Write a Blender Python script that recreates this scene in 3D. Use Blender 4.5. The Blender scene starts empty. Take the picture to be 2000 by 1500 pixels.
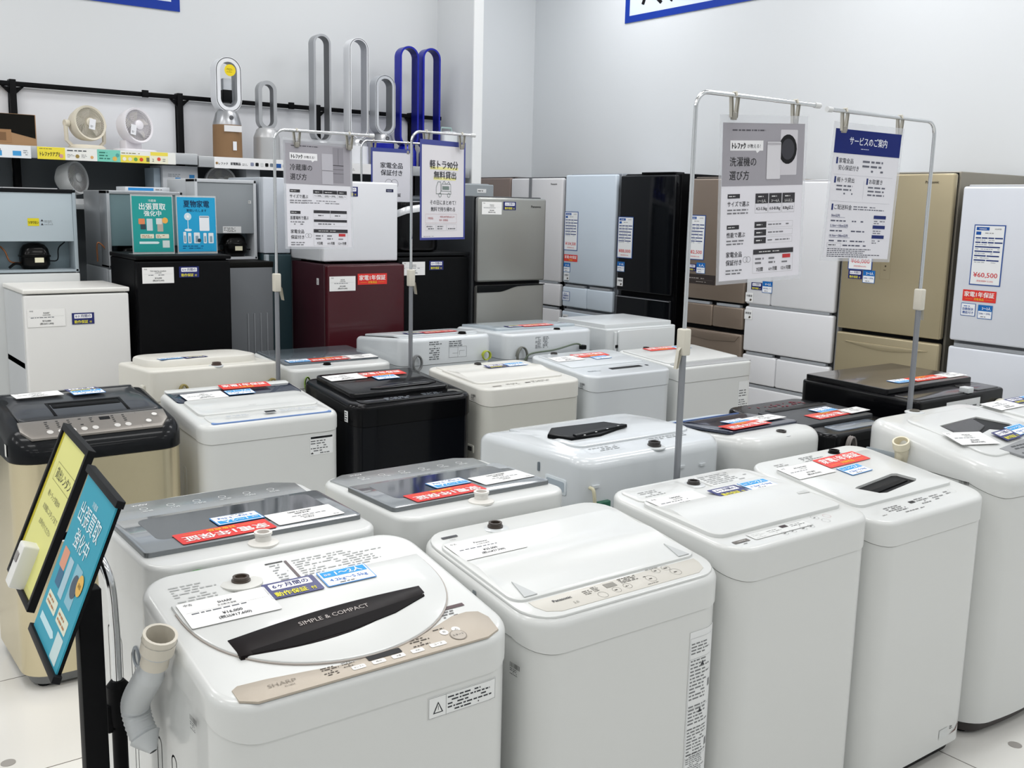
import bpy, bmesh, math, random
from mathutils import Vector, Matrix
from mathutils.geometry import delaunay_2d_cdt
PI=math.pi; sin=math.sin; cos=math.cos
SC=bpy.context.scene; COL=SC.collection
# ---------------------------------------------------------------- camera
def cam_setup():
    yaw,pit,rol=.646948,.172622,.022796
    f=Vector((sin(yaw)*cos(pit),cos(yaw)*cos(pit),-sin(pit))); r=Vector((cos(yaw),-sin(yaw),0)); u=r.cross(f)
    c,s=cos(rol),sin(rol); r2=r*c+u*s; u2=u*c-r*s
    cd=bpy.data.cameras.new('camera'); cd.sensor_width=36; cd.lens=1993.76/2000*36; cd.clip_start=.05; cd.clip_end=60
    co=bpy.data.objects.new('camera',cd); COL.objects.link(co)
    M=Matrix((r2,u2,-f)).transposed().to_4x4(); M.translation=(0,0,1.6); co.matrix_world=M
    SC.camera=co
cam_setup()
# ---------------------------------------------------------------- light
w=bpy.data.worlds.new('world'); SC.world=w; w.use_nodes=True
w.node_tree.nodes['Background'].inputs[0].default_value=(.86,.93,1,1); w.node_tree.nodes['Background'].inputs[1].default_value=.35
SC.view_settings.view_transform='Standard'; SC.view_settings.look='None'; SC.view_settings.exposure=1.0; SC.view_settings.gamma=1
for lx in (-2.4,-.1,2.2,4.65):  # unseen ceiling lamps; the last row is added to brighten the right wall
    for ly in (-2.4,-.3,1.7,3.5,5.05):
        ld=bpy.data.lights.new('ceiling_and_fill_lamp','AREA'); ld.shape='RECTANGLE'; ld.size=1.2; ld.size_y=.45; ld.energy=(12 if ly>0 else 9) if lx>4 else (8.8 if ly>5 else (9.6 if ly>0 else 5.4)); ld.color=(1,.99,.985) if lx<4 else (.98,.985,1)
        lo=bpy.data.objects.new('ceiling_and_fill_lamp',ld); COL.objects.link(lo); lo.location=(lx+(.85 if ly>5 and 2<lx<3 else 0),ly+(.75 if ly>5 and lx>4 else 0),3.88)  # two lamps of the rear line moved to brighten the partition and the alcove
# ---------------------------------------------------------------- materials
MC={}
def lin(h):
    h=h.lstrip('#'); v=[int(h[i:i+2],16)/255 for i in (0,2,4)]
    return tuple([(x/12.92 if x<=.04045 else ((x+.055)/1.055)**2.4) for x in v])+(1,)
def mat(col,rough=.5,metal=0,coat=0,alpha=None,noise=None,spec=.5,trans=0):
    k=(col,rough,metal,coat,alpha,noise,spec,trans)
    if k in MC: return MC[k]
    lc=lin(col); dark=max(lc[:3])<.03
    if dark and spec==.5: spec=.1; coat*=.4
    m=bpy.data.materials.new('m_'+col.strip('#')); m.use_nodes=True; nt=m.node_tree; b=nt.nodes['Principled BSDF']
    b.inputs['Base Color'].default_value=tuple(c*.35 for c in lc[:3])+(1,) if dark else lc; b.inputs['Roughness'].default_value=rough; b.inputs['Metallic'].default_value=metal
    b.inputs['Coat Weight'].default_value=coat; b.inputs['Coat Roughness'].default_value=.06; b.inputs['Specular IOR Level'].default_value=spec
    if alpha is not None: b.inputs['Alpha'].default_value=alpha
    if trans: b.inputs['Transmission Weight'].default_value=trans
    if noise:
        sc,st,amt=noise
        tc=nt.nodes.new('ShaderNodeTexCoord'); mp=nt.nodes.new('ShaderNodeMapping'); mp.inputs['Scale'].default_value=st
        nz=nt.nodes.new('ShaderNodeTexNoise'); nz.inputs['Scale'].default_value=sc; nz.inputs['Detail'].default_value=4
        nt.links.new(tc.outputs['Object'],mp.inputs['Vector']); nt.links.new(mp.outputs[0],nz.inputs['Vector'])
        bp=nt.nodes.new('ShaderNodeBump'); bp.inputs['Strength'].default_value=amt; bp.inputs['Distance'].default_value=.002
        nt.links.new(nz.outputs[0],bp.inputs['Height']); nt.links.new(bp.outputs[0],b.inputs['Normal'])
    MC[k]=m; return m
WH=mat('#D6D8D6',.28,coat=.25); WH2=mat('#CED2D3',.3,coat=.3); WHB=mat('#D1D6D9',.24,coat=.4); CREAM=mat('#D3D1C6',.4); BEI=mat('#C9C9C1',.3)
BLK=mat('#141519',.2,coat=.5); BLKM=mat('#1A1B1E',.5); DK=mat('#26282B',.45); GREY=mat('#8E9194',.45); CHR=mat('#D8DADC',.12,metal=1); STEEL=mat('#C9C2B0',.22,metal=1)
def ink(c): return mat(c,.5,spec=.2)
# ---------------------------------------------------------------- mesh helpers
def link(name,me,parent=None,mw=None):
    o=bpy.data.objects.new(name,me); COL.objects.link(o)
    if parent is not None: o.parent=parent
    if mw is not None: o.matrix_world=mw if parent is None else mw
    return o
def tag(o,label=None,cat=None,group=None,kind=None):
    for k,v in (('label',label),('category',cat),('group',group),('kind',kind)):
        if v: o[k]=v
    return o
def empty(name,loc,rz,label,cat,group=None):
    o=bpy.data.objects.new(name,None); COL.objects.link(o); o.location=loc; o.rotation_euler=(0,0,rz); o.empty_display_size=.1
    return tag(o,label,cat,group)
class MB:
    def __init__(s): s.v=[]; s.f=[]; s.m=[]; s.ms=[]
    def mi(s,m):
        if m not in s.ms: s.ms.append(m)
        return s.ms.index(m)
    def add(s,vs,fs,m):
        n=len(s.v); k=s.mi(m); s.v+= [tuple(v) for v in vs]; s.f+=[tuple(i+n for i in f) for f in fs]; s.m+=[k]*len(fs)
    def box(s,x0,x1,y0,y1,z0,z1,m,b=0):
        if b<=0:
            s.add([(x,y,z) for z in (z0,z1) for y in (y0,y1) for x in (x0,x1)],[(0,2,3,1),(4,5,7,6),(0,1,5,4),(2,6,7,3),(0,4,6,2),(1,3,7,5)],m); return
        ls=[]
        def ring(i,z): return [(x,y,z) for x,y in rr(x0+i,x1-i,y0+i,y1-i,max(b-i,b*.15)*1.0,3)]
        for k in range(4):
            a=k/3*PI/2; ls.append(ring(b*(1-sin(a)),z0+b*(1-cos(a))))
        for k in range(4):
            a=k/3*PI/2; ls.append(ring(b*(1-cos(a)),z1-b*(1-sin(a))))
        s.loft(ls,m,True,True)
    def loft(s,loops,m,c0=False,c1=False,closed=True):
        n=len(loops[0]); vs=[p for l in loops for p in l]; fs=[]
        for i in range(len(loops)-1):
            for j in range(n if closed else n-1):
                a=i*n+j; b2=i*n+(j+1)%n; fs.append((a,b2,b2+n,a+n))
        if c0: fs.append(tuple(range(n))[::-1])
        if c1: fs.append(tuple(range((len(loops)-1)*n,len(loops)*n)))
        s.add(vs,fs,m)
    def tube(s,pts,r,m,n=10,caps=True):
        pts=[Vector(p) for p in pts]; ls=[]; up=None
        for i,p in enumerate(pts):
            t=(pts[min(i+1,len(pts)-1)]-pts[max(i-1,0)]).normalized()
            if up is None: up=Vector((0,0,1)) if abs(t.z)<.9 else Vector((1,0,0))
            a=(up-t*up.dot(t)).normalized(); up=a; b2=t.cross(a); rr_=r[i] if isinstance(r,(list,tuple)) else r
            ls.append([p+a*cos(2*PI*k/n)*rr_+b2*sin(2*PI*k/n)*rr_ for k in range(n)])
        s.loft(ls,m,caps,caps)
    def lathe(s,prof,c,m,n=24,ax=None,c0=True,c1=True):
        ax=Vector(ax or (0,0,1)).normalized(); a=Vector((1,0,0)) if abs(ax.x)<.9 else Vector((0,1,0)); a=(a-ax*a.dot(ax)).normalized(); b2=ax.cross(a); c=Vector(c)
        s.loft([[c+ax*h+(a*cos(2*PI*k/n)+b2*sin(2*PI*k/n))*r for k in range(n)] for r,h in prof],m,c0,c1)
    def patch(s,outl,holes,mp,h0,h1,m,b=0,step=0,mside=None):
        if sum(outl[i][0]*outl[(i+1)%len(outl)][1]-outl[(i+1)%len(outl)][0]*outl[i][1] for i in range(len(outl)))<0: outl=outl[::-1]
        def ins(o,d):
            n=len(o); r=[]
            for i in range(n):
                p=Vector(o[i]); a=Vector(o[i-1]); c=Vector(o[(i+1)%n]); e1=(p-a); e2=(c-p)
                if e1.length<1e-7: e1=e2
                if e2.length<1e-7: e2=e1
                e1.normalize(); e2.normalize(); nn=Vector((-e1.y-e2.y,e1.x+e2.x))
                if nn.length<1e-6: nn=Vector((-e1.y,e1.x))
                nn.normalize(); k=max(nn.dot(Vector((-e1.y,e1.x))),.5); r.append(tuple(p+nn*d/k))
            return r
        top=ins(outl,b) if b else outl
        vs,fs=tess(top,holes,step); s.add([mp(x,y,h1) for x,y in vs],fs,m)
        ms=mside or m
        if b: s.loft([[mp(x,y,h0) for x,y in outl],[mp(x,y,h1-b) for x,y in outl],[mp(x,y,h1-b*.3) for x,y in ins(outl,b*.3)],[mp(x,y,h1) for x,y in top]],ms)
        else: s.loft([[mp(x,y,h0) for x,y in outl],[mp(x,y,h1) for x,y in outl]],ms)
        for h in holes: s.loft([[mp(x,y,h0) for x,y in h],[mp(x,y,h1) for x,y in h]],ms)
    def build(s,name,parent=None,mw=None,ang=35,flat=False):
        me=bpy.data.meshes.new(name); me.from_pydata(s.v,[],s.f)
        for m in s.ms: me.materials.append(m)
        me.polygons.foreach_set('material_index',s.m)
        if not flat:
            me.update(); bm=bmesh.new(); bm.from_mesh(me); bmesh.ops.remove_doubles(bm,verts=bm.verts,dist=1e-5); bmesh.ops.recalc_face_normals(bm,faces=bm.faces); bm.to_mesh(me); bm.free()
            me.shade_smooth(); me.set_sharp_from_angle(angle=math.radians(ang))
        me.update(); o=link(name,me,parent)
        if mw is not None: o.matrix_world=mw
        return o
def rr(x0,x1,y0,y1,r,n=6):
    r=min(r,(x1-x0)/2*.999,(y1-y0)/2*.999); o=[]
    for cx,cy,a0 in ((x1-r,y0+r,-PI/2),(x1-r,y1-r,0),(x0+r,y1-r,PI/2),(x0+r,y0+r,PI)):
        for k in range(n+1):
            a=a0+k/n*PI/2; o.append((cx+cos(a)*r,cy+sin(a)*r))
    return o
def rrc(cx,cy,w_,h,r,n=6): return rr(cx-w_/2,cx+w_/2,cy-h/2,cy+h/2,r,n)
def circ(cx,cy,r,n=20,ry=None): return [(cx+cos(2*PI*k/n)*r,cy+sin(2*PI*k/n)*(ry or r)) for k in range(n)]
def pip(x,y,o):
    c=False; j=len(o)-1
    for i in range(len(o)):
        xi,yi=o[i]; xj,yj=o[j]
        if (yi>y)!=(yj>y) and x<(xj-xi)*(y-yi)/(yj-yi)+xi: c=not c
        j=i
    return c
def tess(o,holes,step=0):
    vs=[Vector(p) for p in o]; n=len(o); ed=[(i,(i+1)%n) for i in range(n)]
    for h in holes:
        b=len(vs); vs+=[Vector(p) for p in h]; ed+=[(b+i,b+(i+1)%len(h)) for i in range(len(h))]
    if step:
        xs=[p[0] for p in o]; ys=[p[1] for p in o]; y=min(ys)+step/2
        while y<max(ys):
            x=min(xs)+step/2
            while x<max(xs):
                if pip(x,y,o) and not any(pip(x,y,h) for h in holes): vs.append(Vector((x,y)))
                x+=step
            y+=step
    r=delaunay_2d_cdt(vs,ed,[],0,1e-6); V=r[0]; F=[]
    for f in r[2]:
        cx=sum(V[i].x for i in f)/len(f); cy=sum(V[i].y for i in f)/len(f)
        if pip(cx,cy,o) and not any(pip(cx,cy,h) for h in holes): F.append(tuple(f))
    return [(v.x,v.y) for v in V],F
# ---------------------------------------------------------------- print (text, rules, cards)
TC={}; TCU=bpy.data.curves.new('t','FONT'); TCU.resolution_u=2; TOB=bpy.data.objects.new('t',TCU)
def glyphs(t,b):
    if t in TC: return TC[t]
    TCU.body=t; m=TOB.to_mesh(); V=[(v.co.x,v.co.y) for v in m.vertices]; F=[tuple(p.vertices) for p in m.polygons]; TOB.to_mesh_clear()
    TC[t]=(V,F); return V,F
LH=.00035
class D:
    """flat print: everything lies in the (u,v) plane of one card, panel or label"""
    def __init__(s): s.e=[]
    def poly(s,p,c,l=1): s.e.append((p,[tuple(range(len(p)))],c,l)); return s
    def rect(s,x,y,w_,h,c,l=1): return s.poly([(x,y),(x+w_,y),(x+w_,y+h),(x,y+h)],c,l)
    def rrect(s,x,y,w_,h,r,c,l=1): return s.poly(rr(x,x+w_,y,y+h,r,3),c,l)
    def circ(s,x,y,r,c,l=1,ry=None): return s.poly(circ(x,y,r,18,ry),c,l)
    def frame(s,x,y,w_,h,t,c,l=1):
        s.rect(x,y,w_,t,c,l); s.rect(x,y+h-t,w_,t,c,l); s.rect(x,y+t,t,h-2*t,c,l); return s.rect(x+w_-t,y+t,t,h-2*t,c,l)
    def ring(s,x,y,r,t,c,l=1,n=20,ry=None):
        ry=ry or r; V=circ(x,y,r,n,ry)+circ(x,y,r-t,n,ry-t); s.e.append((V,[(i,(i+1)%n,n+(i+1)%n,n+i) for i in range(n)],c,l)); return s
    def tx(s,t,x,y,size,c,l=2,al='c',b=.0,wd=None):
        V,F=glyphs(t,b)
        if not V: return s
        x0=min(v[0] for v in V); x1=max(v[0] for v in V); W_=(x1-x0) or 1; sx=size if wd is None else wd/W_
        off={'c':-(x0+x1)/2,'l':-x0,'r':-x1}[al]; s.e.append(([(x+(v[0]+off)*sx,y+v[1]*size) for v in V],F,c,l))
        if b>0:
            for k,(p,q_) in enumerate(((1,0),(-1,0),(0,.8))): s.e.append(([(x+(v[0]+off)*sx+p*b*1.3*size,y+v[1]*size+q_*b*1.3*size) for v in V],F,c,l+.12*(k+1)))
        return s
    def fine(s,x,y,w_,h,n,c,l=1,seed=1,den=.8):
        R=random.Random(seed); lh=h/n
        for i in range(n):
            yy=y+h-(i+.75)*lh; xx=x; xe=x+w_*R.uniform(.65,1)
            while xx<xe:
                a=R.uniform(.6,2.6)*lh; 
                if R.random()<den: s.rect(xx,yy,min(a,xe-xx)*.9,lh*.42,c,l)
                xx+=a+lh*.25
        return s
    def mesh(s,mb,mp,base=0,rough=.45,step=0):
        for p,f,c,l in s.e:
            if len(p)==4 and abs(p[1][0]-p[0][0])>.03 and p[0][1]==p[1][1] and step:
                n=int(abs(p[1][0]-p[0][0])/.015)+1; lo=[(p[0][0]+(p[1][0]-p[0][0])*i/n,p[0][1]) for i in range(n+1)]; p=lo+[(a,p[2][1]) for a,_ in lo]; f=[(i,i+1,n+2+i,n+1+i) for i in range(n)]
            mb.add([mp(u,v,base+l*LH) for u,v in p],f,mat(c,rough,spec=.2) if isinstance(c,str) else c)
    def card(s,name,w_,h,col,M,t=.0008,parent=None,r=0):
        mb=MB(); I=lambda u,v,hh:(u,v,hh)
        mb.patch(rrc(0,0,w_,h,r,2) if r else [(-w_/2,-h/2),(w_/2,-h/2),(w_/2,h/2),(-w_/2,h/2)],[],I,-t,0,mat(col,.3) if isinstance(col,str) else col)
        s.mesh(mb,I); o=mb.build(name,parent,flat=True)
        if parent: o.matrix_local=M
        else: o.matrix_world=M
        return o
NAVY='#131E68'; SKY='#2E9BDC'; RED='#E2332C'; INK='#33353A'; YEL='#E9E04A'
def c_price(brand,price,tax,ink_=INK):
    d=D(); d.tx('中古',-.074,.030,.0085,ink_,al='l').tx(brand,0,.020,.0095,ink_,b=.01).tx('全自動洗濯機',0,.011,.006,ink_).rect(-.078,.0065,.156,.0004,'#8A8A8A').fine(-.07,-.002,.13,.008,1,'#666A70',seed=len(brand)+len(price))
    d.tx(price,.0,-.019,.0115,ink_,b=.012).tx('(税込'+tax+')',.0,-.032,.0105,ink_,b=.012); return d,.17,.086,'#F4F4F2'
def c_six(): 
    d=D(); d.rrect(-.043,.001,.086,.022,.003,'#F6F6FA').tx('6ヶ月間の',0,.0065,.0165,NAVY,b=.012,wd=.074).tx('動作保証',-.01,-.023,.0175,YEL,b=.02,wd=.066).tx('付',.036,-.0225,.012,YEL,b=.02); return d,.108,.058,NAVY
def c_one(kg='4.2kg〜5.5kg',n='1〜2人'):
    d=D(); d.rect(-.0515,-.027,.103,.054,'#F5F8FB').rect(-.0485,.003,.097,.021,SKY,2).tx('目安',-.036,.009,.008,'#F5F8FB',3,b=.01).tx(n,.010,.0065,.0175,'#F5F8FB',3,b=.02,wd=.058).tx(kg,0,-.014,.0135,'#2B6FC0',2,b=.01,wd=.082).fine(-.025,-.025,.05,.006,1,'#222222',2); return d,.108,.058,'#3E8FD6'
def c_red():
    d=D(); d.tx('家電1年保証',0,-.004,.034,'#FBF3F0',b=.02,wd=.186).tx('対象商品',0,-.026,.0165,'#F7C23C',b=.018,wd=.062).rect(-.085,-.0205,.045,.0012,'#F7C23C').rect(.04,-.0205,.045,.0012,'#F7C23C'); return d,.208,.068,RED
def c_fprice(brand,price,tax,w_=.15,h=.28):
    d=D(); x=-w_/2; d.rect(x+.005,-h/2+.005,w_-.01,h-.01,'#EFF1F2').rect(x+.012,h/2-.026,.062,.015,'#1E55A5',2).tx(brand,x+.043,h/2-.0225,.009,'#EEF2F6',3,b=.01).tx('2020年製',.04,h/2-.022,.008,'#555555')
    d.rect(x+.012,h/2-.047,.024,.015,'#1E55A5',2).fine(-.02,h/2-.042,.06,.008,1,'#777777',2)
    for i,sp in enumerate(((.2,.22,.22,.3),(.2,.22,.22,.3),(.95,),(.68,.25),(.45,.47),(.45,.47))):
        xx=x+.012; yy=h/2-.064-i*.0205
        for q in sp: d.rect(xx,yy,(w_-.024)*q,.006,'#2A3C78',2); xx+=(w_-.024)*(q+.03)
        d.fine(x+.014,yy-.010,w_-.03,.007,1,'#9AA0A8',2,seed=i)
    d.tx(price,0,-h/2+.038,.031,'#D23A3F',b=.012,wd=.116).tx('(税抜価格¥'+tax+')',0,-h/2+.017,.010,'#D85A5A'); return d,w_,h,'#27509A'
def c_tag(t,c='#2B3A7A'):
    d=D(); d.tx(t,0,.004,.0135,INK,b=.015,wd=.044).circ(.012,-.014,.007,'#5A5248').rect(.004,-.022,.006,.009,'#5A5248'); return d,.058,.056,'#F1F2F2'
def c_sz(n='2〜3人',l='200L〜399L'):
    d=D(); d.rect(-.034,-.031,.068,.062,'#F3F6FA').rect(-.034,.004,.068,.027,'#1E6CB8',2).tx(n,.006,.011,.017,'#F5F8FB',3,b=.02,wd=.044).tx(l,0,-.012,.011,'#234A8E',2,b=.012,wd=.06).fine(-.02,-.027,.04,.007,1,'#333333',2); return d,.074,.068,'#2F6FB4'
def c_auto():
    d=D(); d.rect(-.038,-.031,.076,.062,'#F3F6FA').fine(-.026,.014,.052,.01,1,'#4A6FB0',2).tx('自動製氷',0,-.003,.0165,'#1E4C9A',2,b=.015,wd=.062).tx('機能付き',0,-.022,.0165,'#1E4C9A',2,b=.015,wd=.062); return d,.082,.068,'#2F5FA8'
NICE={'c_six':('navy six month warranty card','warranty card'),'c_one':('light blue and white capacity card','capacity card'),'c_red':('red one year warranty card','warranty card'),'c_price':('white price card','price card'),
 'c_fprice':('blue framed price sheet with red figures','price card'),'c_tag':('small white compartment tag','compartment tag'),'c_sz':('small blue household size card','size card'),'c_auto':('small white ice maker card','feature card')}
USED={}
# ---------------------------------------------------------------- washing machines
class Washer:
    def __init__(s,label,who,x0,x1,yn,yf,zn,zf,zs,sl=0,R=.06,flip=0,dome=0,bow=0,ed=.022,mb=WH,mc=WH,group=None,base=BLKM,cz=0,inset=.003):
        s.w=x1-x0; s.d=yf-yn; s.who=who; s.flip=flip; s.zf,s.zr=(zf,zn) if flip else (zn,zf); s.dome=dome; s.bow=bow; s.R=R; s.lift=0; s.zs=zs; s.sl=sl
        s.o=empty('washing_machine',((x0+x1)/2,(yn+yf)/2,0),PI if flip else 0,label,'washing machine',group); s.M=Matrix.Translation(((x0+x1)/2,(yn+yf)/2,0))@Matrix.Rotation(PI if flip else 0,4,'Z')
        m=MB(); q=inset; m.loft([[(x,y,.05) for x,y in s.out(q)]]+[[(x,y,s.seam(y)-.003) for x,y in s.out(q)]],mb,True,False); m.build('cabinet',s.o)
        m=MB(); m.loft([[(x,y,.012) for x,y in s.out(.03)],[(x,y,.05) for x,y in s.out(.02)]],base,True,True)
        for a in (-1,1):
            for b in (-1,1): m.lathe([(.022,0),(.022,.02)],(a*(s.w/2-.07),b*(s.d/2-.07),0),BLKM,12)
        m.build('base',s.o)
        m=MB(); ls=[[(x,y,s.seam(y)-.004) for x,y in s.out(q+.002)],[(x,y,s.seam(y)) for x,y in s.out(0)]]
        for k in range(7):
            a=k/6*PI/2; ls.append([(x,y,s.zt(x,y)-ed*(1-sin(a))) for x,y in s.out(ed*(1-cos(a)))])
        m.loft(ls,mc,True); oo=s.out(ed); vs,fs=tess(oo,[],.05 if dome or cz else .09); m.add([(x,y,s.zt(x,y)) for x,y in vs],fs,mc); m.build('top_cover',s.o,ang=50)
    def seam(s,y): return s.zs+s.sl*min(1,max(0,(y+s.d/2)/.12))
    def zt(s,x,y):
        t=(y+s.d/2)/s.d; return s.zf+(s.zr-s.zf)*t+s.dome*(1-(2*t-1)**2)
    def out(s,i):
        w_,d,R=s.w/2-i,s.d/2-i,max(s.R-i,.006); o=[]
        for cx,cy,a0 in ((w_-R,-d+R,-PI/2),(w_-R,d-R,0),(-w_+R,d-R,PI/2),(-w_+R,-d+R,PI)):
            for k in range(9):
                a=a0+k/8*PI/2; o.append([cx+cos(a)*R,cy+sin(a)*R])
        n=8; xa,xb=-w_+R,w_-R; o+=[[xa+(xb-xa)*k/n,-d] for k in range(1,n)]
        if s.bow: o=[[x,y-s.bow*(1-(x/(s.w/2))**2) if y<0 else y] for x,y in o]
        return [tuple(p) for p in o]
    def mp(s,x,y,h): return (x,y,s.zt(x,y)+h)
    def patch(s,name,outl,h,m,holes=(),b=.004,h0=-.002,step=None,parent=None,ms=None,ang=35):
        q=MB(); q.patch(outl,list(holes),s.mp,h0,h,m,b,step if step is not None else (.05 if s.dome else 0),ms); return q.build(name,parent or s.o,ang=ang)
    def print(s,name,d,h,parent=None,x=0,y=0,rot=0,rough=.4):
        q=MB(); c,sn=cos(rot),sin(rot); d.mesh(q,lambda u,v,hh:s.mp(x+u*c-v*sn,y+u*sn+v*c,h+hh),0,rough); return q.build(name,parent or s.o,flat=True)
    def wall(s,name,d,x,z,face='f',back=None):
        """print on the front, rear or left face; x along the face, z up"""
        q=MB(); e=.0012-(-.0)
        def fr(X,i):
            r=s.R-i; k=abs(X)-(s.w/2-s.R); c=min(max(k,0),r*.999); return -s.d/2+i+(r-math.sqrt(r*r-c*c))-s.bow*(1-(X/(s.w/2))**2)
        if face=='f': mp=lambda u,v,h:(x+u,fr(x+u,.003)-e-h,z+v)
        elif face=='c': mp=lambda u,v,h:(x+u,fr(x+u,0)-e-h,z+v)
        elif face=='r': mp=lambda u,v,h:(x-u,s.d/2+e+h,z+v)
        elif face=='rc': mp=lambda u,v,h:(x-u,s.d/2+e+h,z+v)
        elif face=='l': mp=lambda u,v,h:(-s.w/2-e-h,x-u,z+v)
        elif face=='R': mp=lambda u,v,h:(s.w/2+e+h,x+u,z+v)
        if back:
            bw,bh,bc=back; nn=8; q.patch([(-bw/2+bw*k/nn,-bh/2) for k in range(nn+1)]+[(bw/2-bw*k/nn,bh/2) for k in range(nn+1)],[],mp,-.0008,0,ink(bc),0,.012)
        d.mesh(q,mp,step=1); return q.build(name,s.o,flat=True)
    def port(s,x,y,m=None,r=.016,h=.022,ringr=.032,m2=None,h0=None):
        h*=.6; q=MB(); z=s.zt(x,y)+(h0 or 0)-.002; m2=m2 or s.port_ring; m=m or mat('#3A332E',.4)
        q.lathe([(ringr,-.002),(ringr,.002),(ringr*.8,.004)],(x,y,z),m2,24); q.lathe([(r*1.15,.002),(r*1.15,h*.5),(r,h*.55),(r,h),(r*.7,h),(r*.65,h*.6)],(x,y,z),m,24,c0=False); return q.build('water_inlet',s.o)
    port_ring=WH2
    def cardm(s,x,y,rot,lift):
        e=.02; p=Vector((x,y,s.zt(x,y)+lift)); gx=(s.zt(x+e,y)-s.zt(x-e,y))/(2*e); gy=(s.zt(x,y+e)-s.zt(x,y-e))/(2*e); n=Vector((-gx,-gy,1)).normalized()
        a=Vector((cos(rot),sin(rot),0)); a=(a-n*a.dot(n)).normalized(); b=n.cross(a); M=Matrix((a,b,n)).transposed().to_4x4(); M.translation=p; return s.M@M
    def card(s,fn,x,y,rot=0,lift=None,sc=1,**kw):
        d,w_,h,c=fn(**kw); nm,cat=NICE[fn.__name__]; o=d.card(cat.replace(' ','_'),w_,h,c,s.cardm(x,y,rot,(s.lift if lift is None else lift)+.0022)@Matrix.Scale(sc,4),r=.003)
        tag(o,f'{nm} on the {s.who}',cat,{'price card':'price cards on the washing machines','warranty card':'warranty cards on the washing machines','capacity card':'capacity cards on the washing machines'}.get(cat)); return o
def coil(name,parent,pts,r,m):
    q=MB(); q.tube(pts,r,m,8); return q.build(name,parent,ang=60)
def bez(ps,n=8):
    P=[Vector(p) for p in ps]; P=[P[0]*2-P[1]]+P+[P[-1]*2-P[-2]]; o=[]
    for i in range(1,len(P)-2):
        for k in range(n):
            t=k/n; a,b,c,d=P[i-1:i+3]; o.append(.5*((2*b)+(c-a)*t+(2*a-5*b+4*c-d)*t*t+(3*b-3*c+d-a)*t**3))
    o.append(P[-2]); return o
def spec(seed=1,w_=.07,h=.11,n=11,c='#55585C'):
    d=D(); d.frame(-w_/2,-h/2,w_,h,.0006,c); d.rect(-w_/2,h/2-.008,w_,.006,c); d.fine(-w_/2+.003,-h/2+.003,w_-.006,h-.016,n,c,seed=seed); return d
def sidelabel(W_,y=-.12,z=None): # small bar code sticker on the left side
    d=D(); R=random.Random(4)
    for i in range(12): d.rect(-.016+i*.0028,.002,.0009+R.random()*.001,.010,'#333333')
    d.fine(-.016,-.014,.032,.015,4,'#44474A'); W_.wall('rating_label',d,y,z or W_.zs+.02,'l')

# ---- row A: the front row, facing the aisle
A1=Washer('white washing machine with round lid, dark crescent handle and beige control panel, nearest left','washer with dark crescent handle',.54,1.13,1.45,1.90,.805,.885,.735,.05,.075,ed=.017)
arc=[(.262*cos(a),.075-.258*abs(sin(a))**.82*1.0) for a in [PI+PI*k/40 for k in range(41)]]
lid=[(-.262,.100)]+arc+[(.262,.100)]
pl=A1.patch('lid',lid,.006,WH,b=.004,step=0)
q=MB(); q.patch([(x*1.006,.075+(y-.075)*1.008) for x,y in arc],[],A1.mp,0,.0028,mat('#A9A19A',.5),0,0); q.build('lid_gap',A1.o)
def cres():
    t=[(-.214+.407*k/16,-.048+.028*k/16+.012*sin(PI*k/16)) for k in range(17)]; b=[(.190-.402*k/16,-.046-.056*k/16-.036*sin(PI*k/16)) for k in range(17)]; return t+b
q=MB(); q.patch(cres(),[],A1.mp,0,.0075,mat('#251B1C',.35),.001); ch=q.build('lid_handle',pl)
q=MB(); D().tx('SIMPLE & COMPACT',0,0,.0165,'#B9B2AE',1,b=.0).mesh(q,lambda u,v,h:A1.mp(-.008+u,-.054+v+u*.06,.008+h)); q.build('lettering',ch,flat=True)
q=MB(); q.patch([(-.19,-.094),(.185,-.052),(.183,-.058),(.10,-.088),(0,-.106),(-.10,-.113),(-.19,-.104)],[],A1.mp,.0005,.0082,mat('#1D1719',.6),0); q.build('handle_recess',ch)
pan=[(-.262,-.176),(-.262,-.206),(-.235,-.221),(.225,-.221),(.258,-.208),(.266,-.165),(.258,-.140),(.235,-.132),(.20,-.134),(.155,-.150),(.10,-.170),(.03,-.184),(-.06,-.187),(-.13,-.178),(-.20,-.170),(-.25,-.168)]
PB=mat('#B5AB9D',.38,metal=.25,noise=(60,(1,30,1),.15))
A1.patch('control_panel',[(x*.985,y) for x,y in pan],.0018,PB,b=.0006,step=.0)
d=D(); d.tx('SHARP',-.178,-.196,.012,'#8F867A',wd=.05).tx('ES-GE5A',-.168,-.204,.005,'#6E665C')
for i,t in enumerate(('セレクト','時/分','水量','予約')): d.rrect(-.055+i*.0395,-.211,.026,.011,.003,'#EFEDE8').tx(t,-.042+i*.0395,-.2075,.005,INK,3)
d.rrect(.104,-.2095,.034,.011,.003,'#EFEDE8').tx('コース',.121,-.206,.0065,INK,3).rrect(-.018,-.198,.068,.014,.002,'#17191F')
for x,t in ((.152,'切'),(.178,'入')): d.circ(x,-.176,.0085,'#F0EEEA').tx(t,x,-.1785,.007,INK,3)
d.circ(.172,-.194,.0165,'#8B8379').circ(.172,-.194,.0145,'#B9B1A6',2).tx('スタート',.172,-.196,.0065,INK,3).fine(-.105,-.208,.035,.026,5,'#4A423A').fine(-.066,-.198,.026,.015,4,'#4A423A').fine(.075,-.197,.045,.026,4,'#4A423A').fine(.135,-.166,.035,.006,1,'#4A423A')
A1.print('control_printing',d,.0022)
d=D(); d.rect(0,0,.085,.010,'#5A4A4C').fine(0,-.026,.078,.024,3,'#6A6A6A'); A1.print('energy_label',d,.0008,x=.158,y=-.11)
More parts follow.
